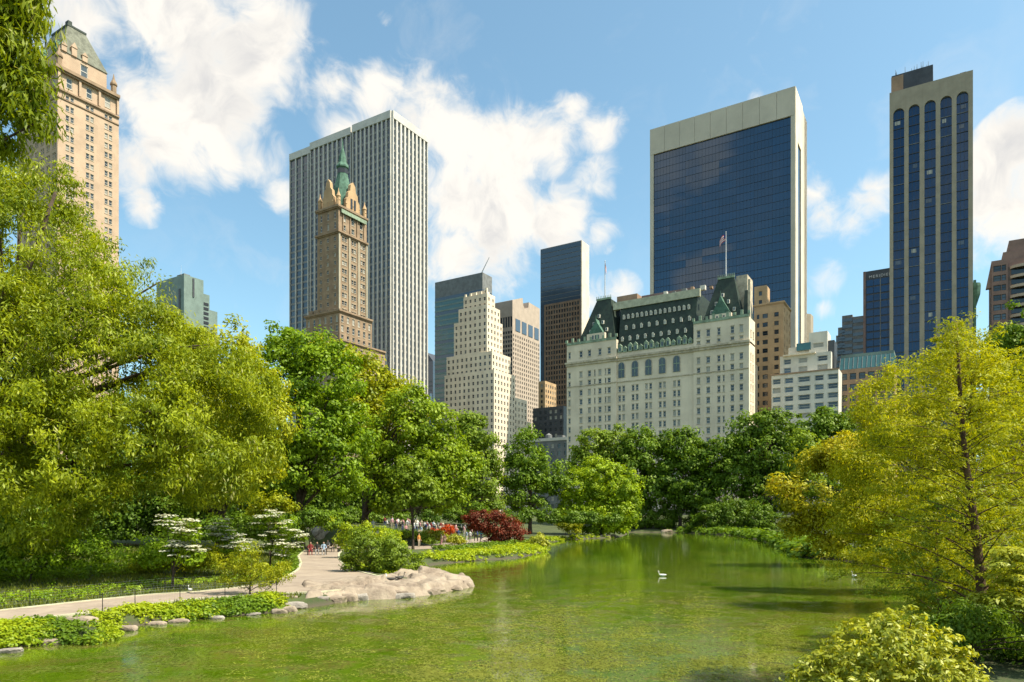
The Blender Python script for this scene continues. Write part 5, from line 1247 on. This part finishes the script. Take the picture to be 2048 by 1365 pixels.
cover('ground_cover', 'dark ground plants on the right bank', [(1760, 1150), (1850, 1190), (1880, 1260), (1830, 1320), (1800, 1380)], 'l_cover2', 700, .14, .06, .22, 14, spread=.9)
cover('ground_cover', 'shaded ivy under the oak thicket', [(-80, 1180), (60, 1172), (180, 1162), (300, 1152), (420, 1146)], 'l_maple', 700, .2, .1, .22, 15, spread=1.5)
cover('ground_cover', 'garden beds between the crowd and the red maple', [(700, 1090), (780, 1086), (850, 1090), (930, 1075), (1000, 1072)], 'l_cover2', 500, .28, .15, .3, 16, spread=2.2)

# grass on the left meadow
rng = np.random.default_rng(5); P = np.column_stack([rng.uniform(-42, -10, 60000), rng.uniform(27, 62, 60000)])
k = (sdist(P[:, 0], P[:, 1], PATH) > .3) & (sdist(P[:, 0], P[:, 1], POND) > .5) & (np.abs(P[:, 0]) < P[:, 1]*.76); P = P[k]
zz = ground_z(P[:, 0], P[:, 1]); n = len(P); a = rng.uniform(0, 6.28, n); s = rng.uniform(.08, .22, n)
dx = np.column_stack([np.cos(a), np.sin(a), a*0])*.03; base = np.column_stack([P, zz]); tip = base+np.column_stack([rng.normal(size=n)*.05, rng.normal(size=n)*.05, s])
v = np.stack([base-dx, base+dx, tip+dx*.2, tip-dx*.2], 1).reshape(-1, 3)
o = quads_obj('grass', v, rng.random(n), M['l_grass']); o['kind'] = 'stuff'; o['label'] = 'rough green grass of the left bank meadow'; o['category'] = 'grass'

# pond weed mats near the surface
rng = np.random.default_rng(9)
pt = [(1240, 1235, 130, 900), (1130, 1215, 60, 300), (820, 1215, 120, 500), (900, 1260, 120, 500), (980, 1330, 130, 800), (1120, 1340, 140, 700), (1480, 1290, 110, 500), (1540, 1330, 90, 500),
      (640, 1240, 80, 260), (700, 1300, 130, 260), (1050, 1300, 110, 500), (1330, 1330, 130, 400), (1240, 1262, 120, 500), (500, 1320, 120, 160), (960, 1240, 100, 400), (760, 1350, 140, 260)]
pos = []
for (px, py, r, n) in pt:
    kc = rng.integers(0, 9, n); cx_ = px+rng.normal(size=9)*r*.6; cy_ = py+rng.normal(size=9)*r*.26; a = cx_[kc]+rng.normal(size=n)*r*.16; c = cy_[kc]+rng.normal(size=n)*r*.07
    ok_ = (c > 1182) & (c < 1430); a, c = a[ok_], c[ok_]; Yv = CH*F/(c-HZ); X = (a-CX)/F*Yv; pos.append(np.column_stack([X, Yv]))
pos = np.concatenate(pos); pos = pos[sdist(pos[:, 0], pos[:, 1], POND) < -.4]
Cw = np.column_stack([pos, np.full(len(pos), .012)]); nW = len(Cw); per = 6
v, rnd = leaves(rng, Cw, np.full(nW, .22), None, per, .13, .03, .05, 0, 3.0, .3, None, 0)
v[:, 2] = np.maximum(v[:, 2], .004)
o = quads_obj('pond_weed', v, rnd, M['l_weed']); o['kind'] = 'stuff'; o['label'] = 'yellowish pond weed floating in the shallow near water'; o['category'] = 'pond weed'

# ------------------------------------------------------------------ rocks
def rock(label, px, py, wpx, hpx, seed, m_='rock', z=.0, dep=.7, rz=None, cat='rock'):
    import bmesh
    rng = random.Random(seed); x, y = W(px, py, z); w = wpx/F*y/2; h = hpx/F*y
    bm = bmesh.new(); bmesh.ops.create_icosphere(bm, subdivisions=3, radius=1)
    dirs = [(Vector((rng.gauss(0, 1), rng.gauss(0, 1), rng.gauss(0, .7))).normalized(), rng.uniform(.55, .9)) for _ in range(14)]
    for v in bm.verts:
        for d, o in dirs:
            s = v.co.dot(d)
            if s > o: v.co -= d*(s-o)*.92
        for a_ in range(3): v.co[a_] = math.copysign(abs(v.co[a_])**.72, v.co[a_])
        v.co *= 1+.07*math.sin(v.co.x*9+seed)*math.cos(v.co.y*8)
        v.co.z = max(v.co.z, -.35)
    for v in bm.verts: v.co = Vector((v.co.x*w*1.12, v.co.y*w*dep, v.co.z*h*.72))
    me = bpy.data.meshes.new('rock'); bm.to_mesh(me); bm.free(); me.materials.append(M[m_])
    o = put('rock', me, loc=(x, y+w*dep*.5, z+h*.1), rz=rz if rz is not None else rng.uniform(-.3, .3)); tag(o, label, cat); return o
RK = [('big pale boulder among the shore plants on the left', 152, 1262, 80, 34, 'rock', .05), ('sunlit flat stone in the plants below the boulder', 98, 1290, 36, 14, 'rock', .0),
      ('grey flat stone at the waterline near the left edge', 18, 1306, 46, 12, 'rock_grey', .0), ('flat overhanging stone right of the boulder', 252, 1262, 42, 14, 'rock', .0),
      ('small shore stone under the yellow green plants', 312, 1250, 34, 8, 'rock', .0), ('low shore stone left of the dark shore plants', 356, 1245, 38, 9, 'rock', .0),
      ('narrow grey shore stone below the dark plants', 430, 1238, 34, 8, 'rock_grey', .0), ('thin wet stone beside the rounded rocks', 505, 1231, 30, 6, 'rock_grey', .0),
      ('rounded tan rock in the water, left one of two', 555, 1228, 32, 12, 'rock', .0), ('rounded tan rock in the water, right one of two', 578, 1224, 30, 16, 'rock', .0),
      ('upper flat rock of the stack at the clearing edge', 574, 1202, 46, 12, 'rock', .25), ('lower flat rock of the stack at the clearing edge', 584, 1216, 54, 13, 'rock_grey', .05),
      ('jagged dark brown rock at the paved clearing edge', 628, 1209, 62, 21, 'rock_grey', .0), ('brown rock right of the jagged one at the clearing edge', 664, 1206, 56, 20, 'rock', .0),
      ('cracked pink rock left of the yellow flowers', 694, 1203, 48, 19, 'rock', .0), ('small grey rock under the yellow flowers', 722, 1201, 34, 18, 'rock_grey', .0),
      ('large smooth pink slab beside the clearing', 765, 1196, 92, 22, 'rock', .0), ('weathered pink slab in the middle of the rocky point', 838, 1189, 100, 19, 'rock', .0),
      ('broken dark fissured rock on the rocky point', 806, 1197, 52, 13, 'rock_grey', .0), ('low pale slab toward the end of the rocky point', 886, 1181, 88, 14, 'rock', .0),
      ('pointed tip rock at the end of the rocky point', 926, 1175, 46, 12, 'rock', .0), ('ridge rock on the back of the rocky point', 872, 1170, 80, 15, 'rock', .05),
      ('flat back slab between goose and ridge rock', 822, 1172, 66, 14, 'rock', .25), ('dark cleft rock in the ridge of the point', 850, 1177, 40, 14, 'rock_grey', .1),
      ('grey kerb rock under the shrub behind the clearing', 735, 1151, 36, 9, 'rock_grey', .3), ('small kerb rock right of the grey one', 770, 1156, 32, 9, 'rock_grey', .3),
      ('pale sand coloured flat rock in the cove', 860, 1142, 34, 6, 'rock', .0),
      ('pale rock at the pond end below the round tree', 1212, 1076, 22, 8, 'rock', .0), ('second pale rock at the pond end near the tip', 1228, 1075, 16, 7, 'rock', .0),
      ('reddish rock at the far shore below the undergrowth', 1335, 1066, 22, 8, 'rock', .0), ('dark arched rock outcrop in the shade behind the clearing', 625, 1086, 60, 48, 'rock_grey', .8)]
for i, (lab, px, py, w, h, m_, z) in enumerate(RK): rock(lab, px, py, w, h, 200+i, m_, z)
cover('flowers', 'yellow flowers growing between the shore rocks', [(700, 1196), (730, 1192)], 'l_bush', 40, .1, .06, .14, 21, spread=.25, cat='flowers')

def ledge():
    poly = [W(*p_) for p_ in ((604, 1214), (640, 1210), (700, 1202), (780, 1199), (860, 1191), (955, 1173), (935, 1162), (880, 1156), (800, 1157), (770, 1168), (700, 1176), (640, 1182), (596, 1188))]
    P = np.array(poly); xs = np.arange(P[:, 0].min()-.3, P[:, 0].max()+.3, .11); ys = np.arange(P[:, 1].min()-.3, P[:, 1].max()+.3, .13)
    X, Y = np.meshgrid(xs, ys); d = -sdist(X.ravel(), Y.ravel(), poly); rng = np.random.default_rng(3); n = 95
    cx = rng.uniform(xs[0], xs[-1], n); cy = rng.uniform(ys[0], ys[-1], n); hh = rng.uniform(-.09, .12, n); tx, ty = rng.normal(size=n)*.10, rng.normal(size=n)*.10
    D = np.hypot((X.ravel()[:, None]-cx)*.75, (Y.ravel()[:, None]-cy)*1.2); o = np.argsort(D, 1); i1 = o[:, 0]; r = np.arange(len(D)); gap = D[r, o[:, 1]]-D[r, i1]
    z = .56*sst((d+.05)/.42)+hh[i1]*sst(d/.3)+(tx[i1]*(X.ravel()-cx[i1])+ty[i1]*(Y.ravel()-cy[i1]))-.16*(1-sst(gap/.13))-.12*sst((X.ravel()-W(850, 1185)[0])/3)
    z += rng.normal(size=len(z))*.012-.12*(d < 0)
    v = np.column_stack([X.ravel(), Y.ravel(), z]); nx = len(xs); i = (np.arange(len(ys)-1)[:, None]*nx+np.arange(nx-1)).ravel(); f = np.stack([i, i+1, i+nx+1, i+nx], -1)
    f = f[(d[f] > -.14).all(1)]; used, inv = np.unique(f, return_inverse=True)
    me = npmesh('rock_ledge', v[used], inv.reshape(f.shape)); me.materials.append(M['rock']); tag(put('rock_ledge', me), 'long fissured pink rock ledge running into the pond as a point', 'rock')
ledge()
# ------------------------------------------------------------------ fence, birds, people
def fence(label, pts, hgt, post_every=3.0):
    P = [W(a, b_, .45) for a, b_ in pts]; x, y = P[0]; t = thing('wire_fence', label, 'fence', (x, y, 0)); 
    post = MB(); post.tube([(0, 0, -.1), (0, 0, hgt)], [.018, .014], 6); pm_ = post.mesh('post', [M['black']])
    pos = []
    for (a, b_), (c, d) in zip(P, P[1:]):
        ln = math.hypot(c-a, d-b_); n = max(1, int(ln/post_every))
        for i in range(n): u = i/n; pos.append((a+(c-a)*u, b_+(d-b_)*u))
    pos.append(P[-1]); g = [gz(*q) for q in pos]
    for q, z in zip(pos, g): put('post', pm_, t, loc=(q[0]-x, q[1]-y, z))
    w = MB()
    for (q, z), (r_, z2) in zip(zip(pos, g), list(zip(pos, g))[1:]):
        for k in range(7):
            h = .05+k*(hgt-.1)/6; w.tube([(q[0]-x, q[1]-y, z+h), (r_[0]-x, r_[1]-y, z2+h)], [.002, .002], 3)
        for k in range(1, 16):
            u = k/16; a = (q[0]+(r_[0]-q[0])*u-x, q[1]+(r_[1]-q[1])*u-y, z+(z2-z)*u); w.tube([a, (a[0], a[1], a[2]+hgt-.05)], [.0015, .0015], 3)
    w.build('wire_mesh', M['frame_g'], t, True)
fence('low wire fence on the upper side of the near path', [(-80, 1228), (60, 1212), (200, 1199), (330, 1186), (430, 1180), (500, 1172)], .75, 4)
fence('low wire fence between the near path and the shore plants', [(205, 1226), (270, 1216), (360, 1206), (450, 1200), (553, 1194)], .8, 4.5)

def bird(label, px, py, z, L, body, head, swim=False, facing=0.):
    x, y = W(px, py, z); t = thing('goose' if L > .5 else 'duck', label, 'bird', (x, y, z), facing); q = MB()
    n = 10; rings = [(-.5, .02, .22), (-.38, .10, .17), (-.15, .17, .14), (.1, .18, .14), (.3, .12, .18), (.38, .07, .26)]
    leg = 0 if swim else .22
    i0 = len(q.v)
    for (u, r, z_) in rings:
        for k in range(n):
            a = 2*math.pi*k/n; q.v.append((u*L, r*math.cos(a)*L, (z_+r*math.sin(a)*.8+leg)*L))
    for j in range(len(rings)-1):
        for k in range(n): q.f.append((i0+j*n+k, i0+j*n+(k+1) % n, i0+(j+1)*n+(k+1) % n, i0+(j+1)*n+k)); q.mi.append(0)
    q.f.append(tuple(range(i0, i0+n))); q.mi.append(0)
    q.f.append(tuple(range(i0+5*n+n-1, i0+5*n-1, -1))); q.mi.append(0)
    q.build('body', M[body], t, smooth=True)
    q = MB(); q.tube([(.33*L, 0, (.22+leg)*L), (.42*L, 0, (.38+leg)*L), (.40*L, 0, (.52+leg)*L), (.45*L, 0, (.60+leg)*L), (.53*L, 0, (.58+leg)*L)], [.07*L, .045*L, .04*L, .065*L, .03*L], 8); q.build('neck', M[head], t, smooth=True)
    q = MB(); q.tube([(.52*L, 0, (.58+leg)*L), (.64*L, 0, (.56+leg)*L)], [.025*L, .008*L], 6); q.build('beak', M['beak'], t)
    if not swim:
        for s in (-1, 1): q = MB(); q.tube([(0, s*.07*L, .0), (0, s*.07*L, .3*L)], [.014*L, .014*L], 5); q.build('leg', M['beak'], t)
bird('white waterbird swimming in the middle of the pond', 1325, 1153, 0, .6, 'feather_w', 'feather_w', True, 2.8)
bird('white waterbird near the right bank of the pond', 1709, 1155, 0, .65, 'feather_w', 'feather_w', True, 1.7)
bird('white bird standing on the near path edge', 381, 1186, PZ, .42, 'feather_w', 'feather_w', False, 2.5)
bird('dark goose resting on the rocks at the clearing edge', 800, 1163, PZ, .62, 'feather_d', 'feather_d', False, .5)
bird('pale breasted goose beside the dark goose on the rocks', 782, 1166, PZ, .6, 'feather_d', 'feather_w', False, 3.3)
0 and bird('tiny pale duck floating at the bottom of the picture', 1420, 1352, 0, .3, 'feather_w', 'feather_w', True, .3)

def body_mesh(pose):
    if pose == 'stand':
        J = dict(pel=(0, 0, .95), wst=(0, 0, 1.1), ch=(0, 0, 1.32), nk=(0, 0, 1.48), hd=(0, -.01, 1.58), hd2=(0, -.01, 1.70),
                 sl=(-.18, 0, 1.40), el=(-.24, .02, 1.12), wl=(-.24, -.06, .87), hl=(-.24, -.09, .78), sr=(.18, 0, 1.40), er=(.25, .03, 1.12), wr=(.24, -.10, .90), hr=(.23, -.15, .82),
                 tl=(-.10, 0, .90), kl=(-.11, -.02, .5), al=(-.12, .02, .08), fl=(-.13, -.13, .03), tr_=(.10, 0, .90), kr=(.12, .0, .5), ar=(.13, .05, .08), fr=(.15, -.10, .03))
    else:
        J = dict(pel=(0, 0, .52), wst=(0, .02, .68), ch=(0, .02, .90), nk=(0, 0, 1.06), hd=(0, -.02, 1.16), hd2=(0, -.03, 1.28),
                 sl=(-.18, .02, .98), el=(-.25, -.06, .72), wl=(-.16, -.28, .64), hl=(-.12, -.36, .64), sr=(.18, .02, .98), er=(.25, -.06, .72), wr=(.16, -.28, .64), hr=(.12, -.36, .64),
                 tl=(-.10, -.04, .50), kl=(-.13, -.46, .50), al=(-.13, -.48, .08), fl=(-.14, -.62, .04), tr_=(.10, -.04, .50), kr=(.13, -.46, .50), ar=(.13, -.44, .08), fr=(.14, -.58, .04))
    Rr = dict(pel=.135, wst=.12, ch=.145, nk=.055, hd=.085, hd2=.085, sl=.06, el=.045, wl=.032, hl=.035, sr=.06, er=.045, wr=.032, hr=.035, tl=.085, kl=.06, al=.04, fl=.035, tr_=.085, kr=.06, ar=.04, fr=.035)
    E = [('pel', 'wst'), ('wst', 'ch'), ('ch', 'nk'), ('nk', 'hd'), ('hd', 'hd2'), ('ch', 'sl'), ('sl', 'el'), ('el', 'wl'), ('wl', 'hl'), ('ch', 'sr'), ('sr', 'er'), ('er', 'wr'), ('wr', 'hr'),
         ('pel', 'tl'), ('tl', 'kl'), ('kl', 'al'), ('al', 'fl'), ('pel', 'tr_'), ('tr_', 'kr'), ('kr', 'ar'), ('ar', 'fr')]
    ks = list(J); me = bpy.data.meshes.new('person_base'); me.from_pydata([J[k] for k in ks], [(ks.index(a), ks.index(b_)) for a, b_ in E], [])
    o = bpy.data.objects.new('tmp', me); COL.objects.link(o)
    sk = o.modifiers.new('s', 'SKIN')
    for i, k in enumerate(ks):
        me.skin_vertices[0].data[i].radius = (Rr[k]*1.05, Rr[k]*.85); me.skin_vertices[0].data[i].use_root = (k == 'pel')
    o.modifiers.new('u', 'SUBSURF').levels = 1
    dg = bpy.context.evaluated_depsgraph_get(); dg.update()
    m2 = bpy.data.meshes.new_from_object(o.evaluated_get(dg)); bpy.data.objects.remove(o)
    for _ in range(4): m2.materials.append(None)
    head = J['nk'][2]+.05; arm = [Vector(J[k]) for k in ('wl', 'hl', 'wr', 'hr')]
    for p_ in m2.polygons:
        c = p_.center
        if c.z > head: mi = 3 if (c.z > J['hd'][2]+.07 or c.y > J['hd'][1]+.03) else 0
        elif min((c-a).length for a in arm) < .10: mi = 0
        elif c.z > J['pel'][2]+.03 and c.y > -.35 and (pose == 'stand' or c.z > .58): mi = 1
        else: mi = 2
        p_.material_index = mi; p_.use_smooth = True
    return m2
BM = {k: body_mesh(k) for k in ('stand', 'sit')}
skin = [plain('skin_light', (.50, .32, .22), .6), plain('skin_mid', (.30, .17, .10), .6)]
cl = {'white': (.78, .77, .74), 'black': (.03, .03, .03), 'red': (.24, .035, .035), 'pink': (.62, .32, .34), 'blue': (.05, .08, .2), 'pale blue': (.35, .47, .60), 'grey': (.3, .3, .3), 'orange': (.6, .25, .06), 'green': (.1, .22, .1), 'teal': (.03, .25, .27), 'beige': (.5, .42, .3)}
clm = {k: plain('cloth_'+k.replace(' ', '_'), c_, .9) for k, c_ in cl.items()}
hair = {'dark haired': plain('hair_dark', (.02, .015, .01), .6), 'fair haired': plain('hair_fair', (.35, .22, .1), .6)}
def person(px, py, z, pose, sh_, tr2, hr_, label, group=None, rz=0., sc=1., base=None):
    x, y = W(px, py, z); o = put('person', BM[pose], loc=(x, y, gz(x, y) if base is None else base), rz=rz, scale=(sc, sc, sc))
    for i, m_ in enumerate((skin[(px*7) % 5 == 0], clm[sh_], clm[tr2], hair[hr_])):
        o.material_slots[i].link = 'OBJECT'; o.material_slots[i].material = m_
    return tag(o, label, 'person', group)
def chair_bench(label, px, py, z, rz):
    x, y = W(px, py, z); t = thing('park_bench', label, 'bench', (x, y, gz(x, y)), rz)
    for k in range(3): q = MB(); q.box(-.95, .95, -.28+k*.17, -.14+k*.17, .42, .46); q.build('seat_slat', M['wood'], t)
    for k in range(2): q = MB(); q.box(-.95, .95, .27, .31, .58+k*.17, .71+k*.17); q.build('back_slat', M['wood'], t)
    for s in (-.85, .85): q = MB(); q.box(s-.04, s+.04, -.26, .25, 0, .42); q.box(s-.03, s+.03, .22, .27, .42, .9); q.build('leg', M['black'], t)
    return x, y
rg = random.Random(77); shirts = ['white', 'white', 'black', 'red', 'pink', 'blue', 'pale blue', 'grey', 'white', 'beige', 'pink']
GC = 'crowd sitting and standing in the garden'
# terrain row heights are found by walking along the viewing direction
def walk(px, Y): x = (px-CX)/F*Y; return x, Y
crowd = []
for r_, (Y, p0, p1, n) in enumerate(((112, 762, 930, 17), (106, 776, 925, 16), (101, 790, 900, 13), (117, 800, 945, 12))):
    for i in range(n):
        px = p0+(p1-p0)*(i+rg.uniform(.1, .9))/n; Yp = Y+rg.uniform(-2, 2); s_ = rg.choice(shirts); t_ = rg.choice(['black', 'blue', 'grey', 'beige']); h_ = rg.choice(list(hair)); po = rg.choice(['sit', 'stand', 'stand'])
        x = (px-CX)/F*Yp; where = ('in the front row of the crowd behind the azaleas', 'in the middle of the garden crowd', 'in the front of the garden crowd', 'at the back of the garden crowd')[r_]
        o = put('person', BM[po], loc=(x, Yp, gz(x, Yp)+(.0 if po == 'stand' else -.05)), rz=rg.uniform(-3, 3), scale=(1, 1, rg.uniform(.93, 1.05)))
        for k, m_ in enumerate((skin[rg.random() < .25], clm[s_], clm[t_], hair[h_])): o.material_slots[k].link = 'OBJECT'; o.material_slots[k].material = m_
        side = 'left' if (px-p0)/(p1-p0) < .33 else ('right' if (px-p0)/(p1-p0) > .66 else 'middle')
        key_ = (h_, po, s_, t_, side, r_)
        while key_ in crowd:
            t_ = {'black': 'blue', 'blue': 'grey', 'grey': 'beige', 'beige': 'black'}[t_]; o.material_slots[2].material = clm[t_]; key_ = (h_, po, s_, t_, side, r_)
        crowd.append(key_)
        tag(o, '%s %s person, %s top, %s trousers, %s %s of crowd' % (h_.split()[0], 'seated' if po == 'sit' else 'standing', s_, t_, side, ('second row', 'third row', 'front row', 'back row')[r_]), 'person', GC)
person(755, 1083, 1.4, 'stand', 'grey', 'black', 'dark haired', 'person in grey top standing under the maple trunk, left one', rz=.4)
person(763, 1083, 1.4, 'stand', 'white', 'black', 'dark haired', 'person in white top standing beside the person in grey top', rz=-.5)
person(746, 1062, 2.2, 'stand', 'white', 'white', 'fair haired', 'person all in white standing right of the maple trunk', rz=.2)
person(838, 1096, PZ, 'stand', 'orange', 'beige', 'fair haired', 'person in orange top on the garden path', rz=1.0)
person(883, 1092, PZ, 'stand', 'beige', 'pink', 'fair haired', 'person in beige top bending at the garden path', rz=-1.0, sc=.9)
person(889, 1091, PZ, 'stand', 'pink', 'beige', 'fair haired', 'person in pink top beside the beige one on the garden path', rz=.3, sc=.85)
for px, py, s_, t_, lab in ((933, 1086, 'pale blue', 'white', 'person in pale blue top and white trousers left of the group near the red maple'), (940, 1085, 'white', 'grey', 'person in white top and grey trousers in the group near the red maple'), (949, 1083, 'black', 'black', 'person all in black in the group near the red maple'),
                        (955, 1083, 'blue', 'black', 'person in blue top in the group near the red maple'), (962, 1081, 'teal', 'blue', 'person in teal top right of the group near the red maple'), (923, 1075, 'white', 'black', 'person in white top and black trousers walking above the path')):
    person(px, py, PZ, 'stand', s_, t_, 'dark haired', lab, rz=rg.uniform(-2, 2))
bx_, by_ = chair_bench('wooden park bench in the shade at the head of the clearing', 634, 1110, PZ, R(15))
for dx, s_, lab in ((-.6, 'red', 'seated person in red top on the shaded bench'), (0., 'black', 'seated person in black top in the middle of the shaded bench'), (.6, 'pale blue', 'seated person in pale blue top on the shaded bench')):
    o = put('person', BM['sit'], loc=(bx_+dx*math.cos(R(15)), by_+dx*math.sin(R(15))+.05, gz(bx_, by_)), rz=R(15))
    for k, m_ in enumerate((skin[0], clm[s_], clm['red' if s_ == 'red' else 'grey'], hair['dark haired'])): o.material_slots[k].link = 'OBJECT'; o.material_slots[k].material = m_
    tag(o, lab, 'person')
bx_, by_ = chair_bench('second wooden park bench right of the first in the shade', 664, 1104, PZ, R(-20))
for dx, s_, lab in ((-.5, 'grey', 'seated person in grey top on the right shaded bench'), (.4, 'beige', 'seated person in beige top on the right shaded bench')):
    o = put('person', BM['sit'], loc=(bx_+dx*math.cos(R(-20)), by_+dx*math.sin(R(-20))+.05, gz(bx_, by_)), rz=R(-20))
    for k, m_ in enumerate((skin[0], clm[s_], clm['black'], hair['dark haired'])): o.material_slots[k].link = 'OBJECT'; o.material_slots[k].material = m_
    tag(o, lab, 'person')
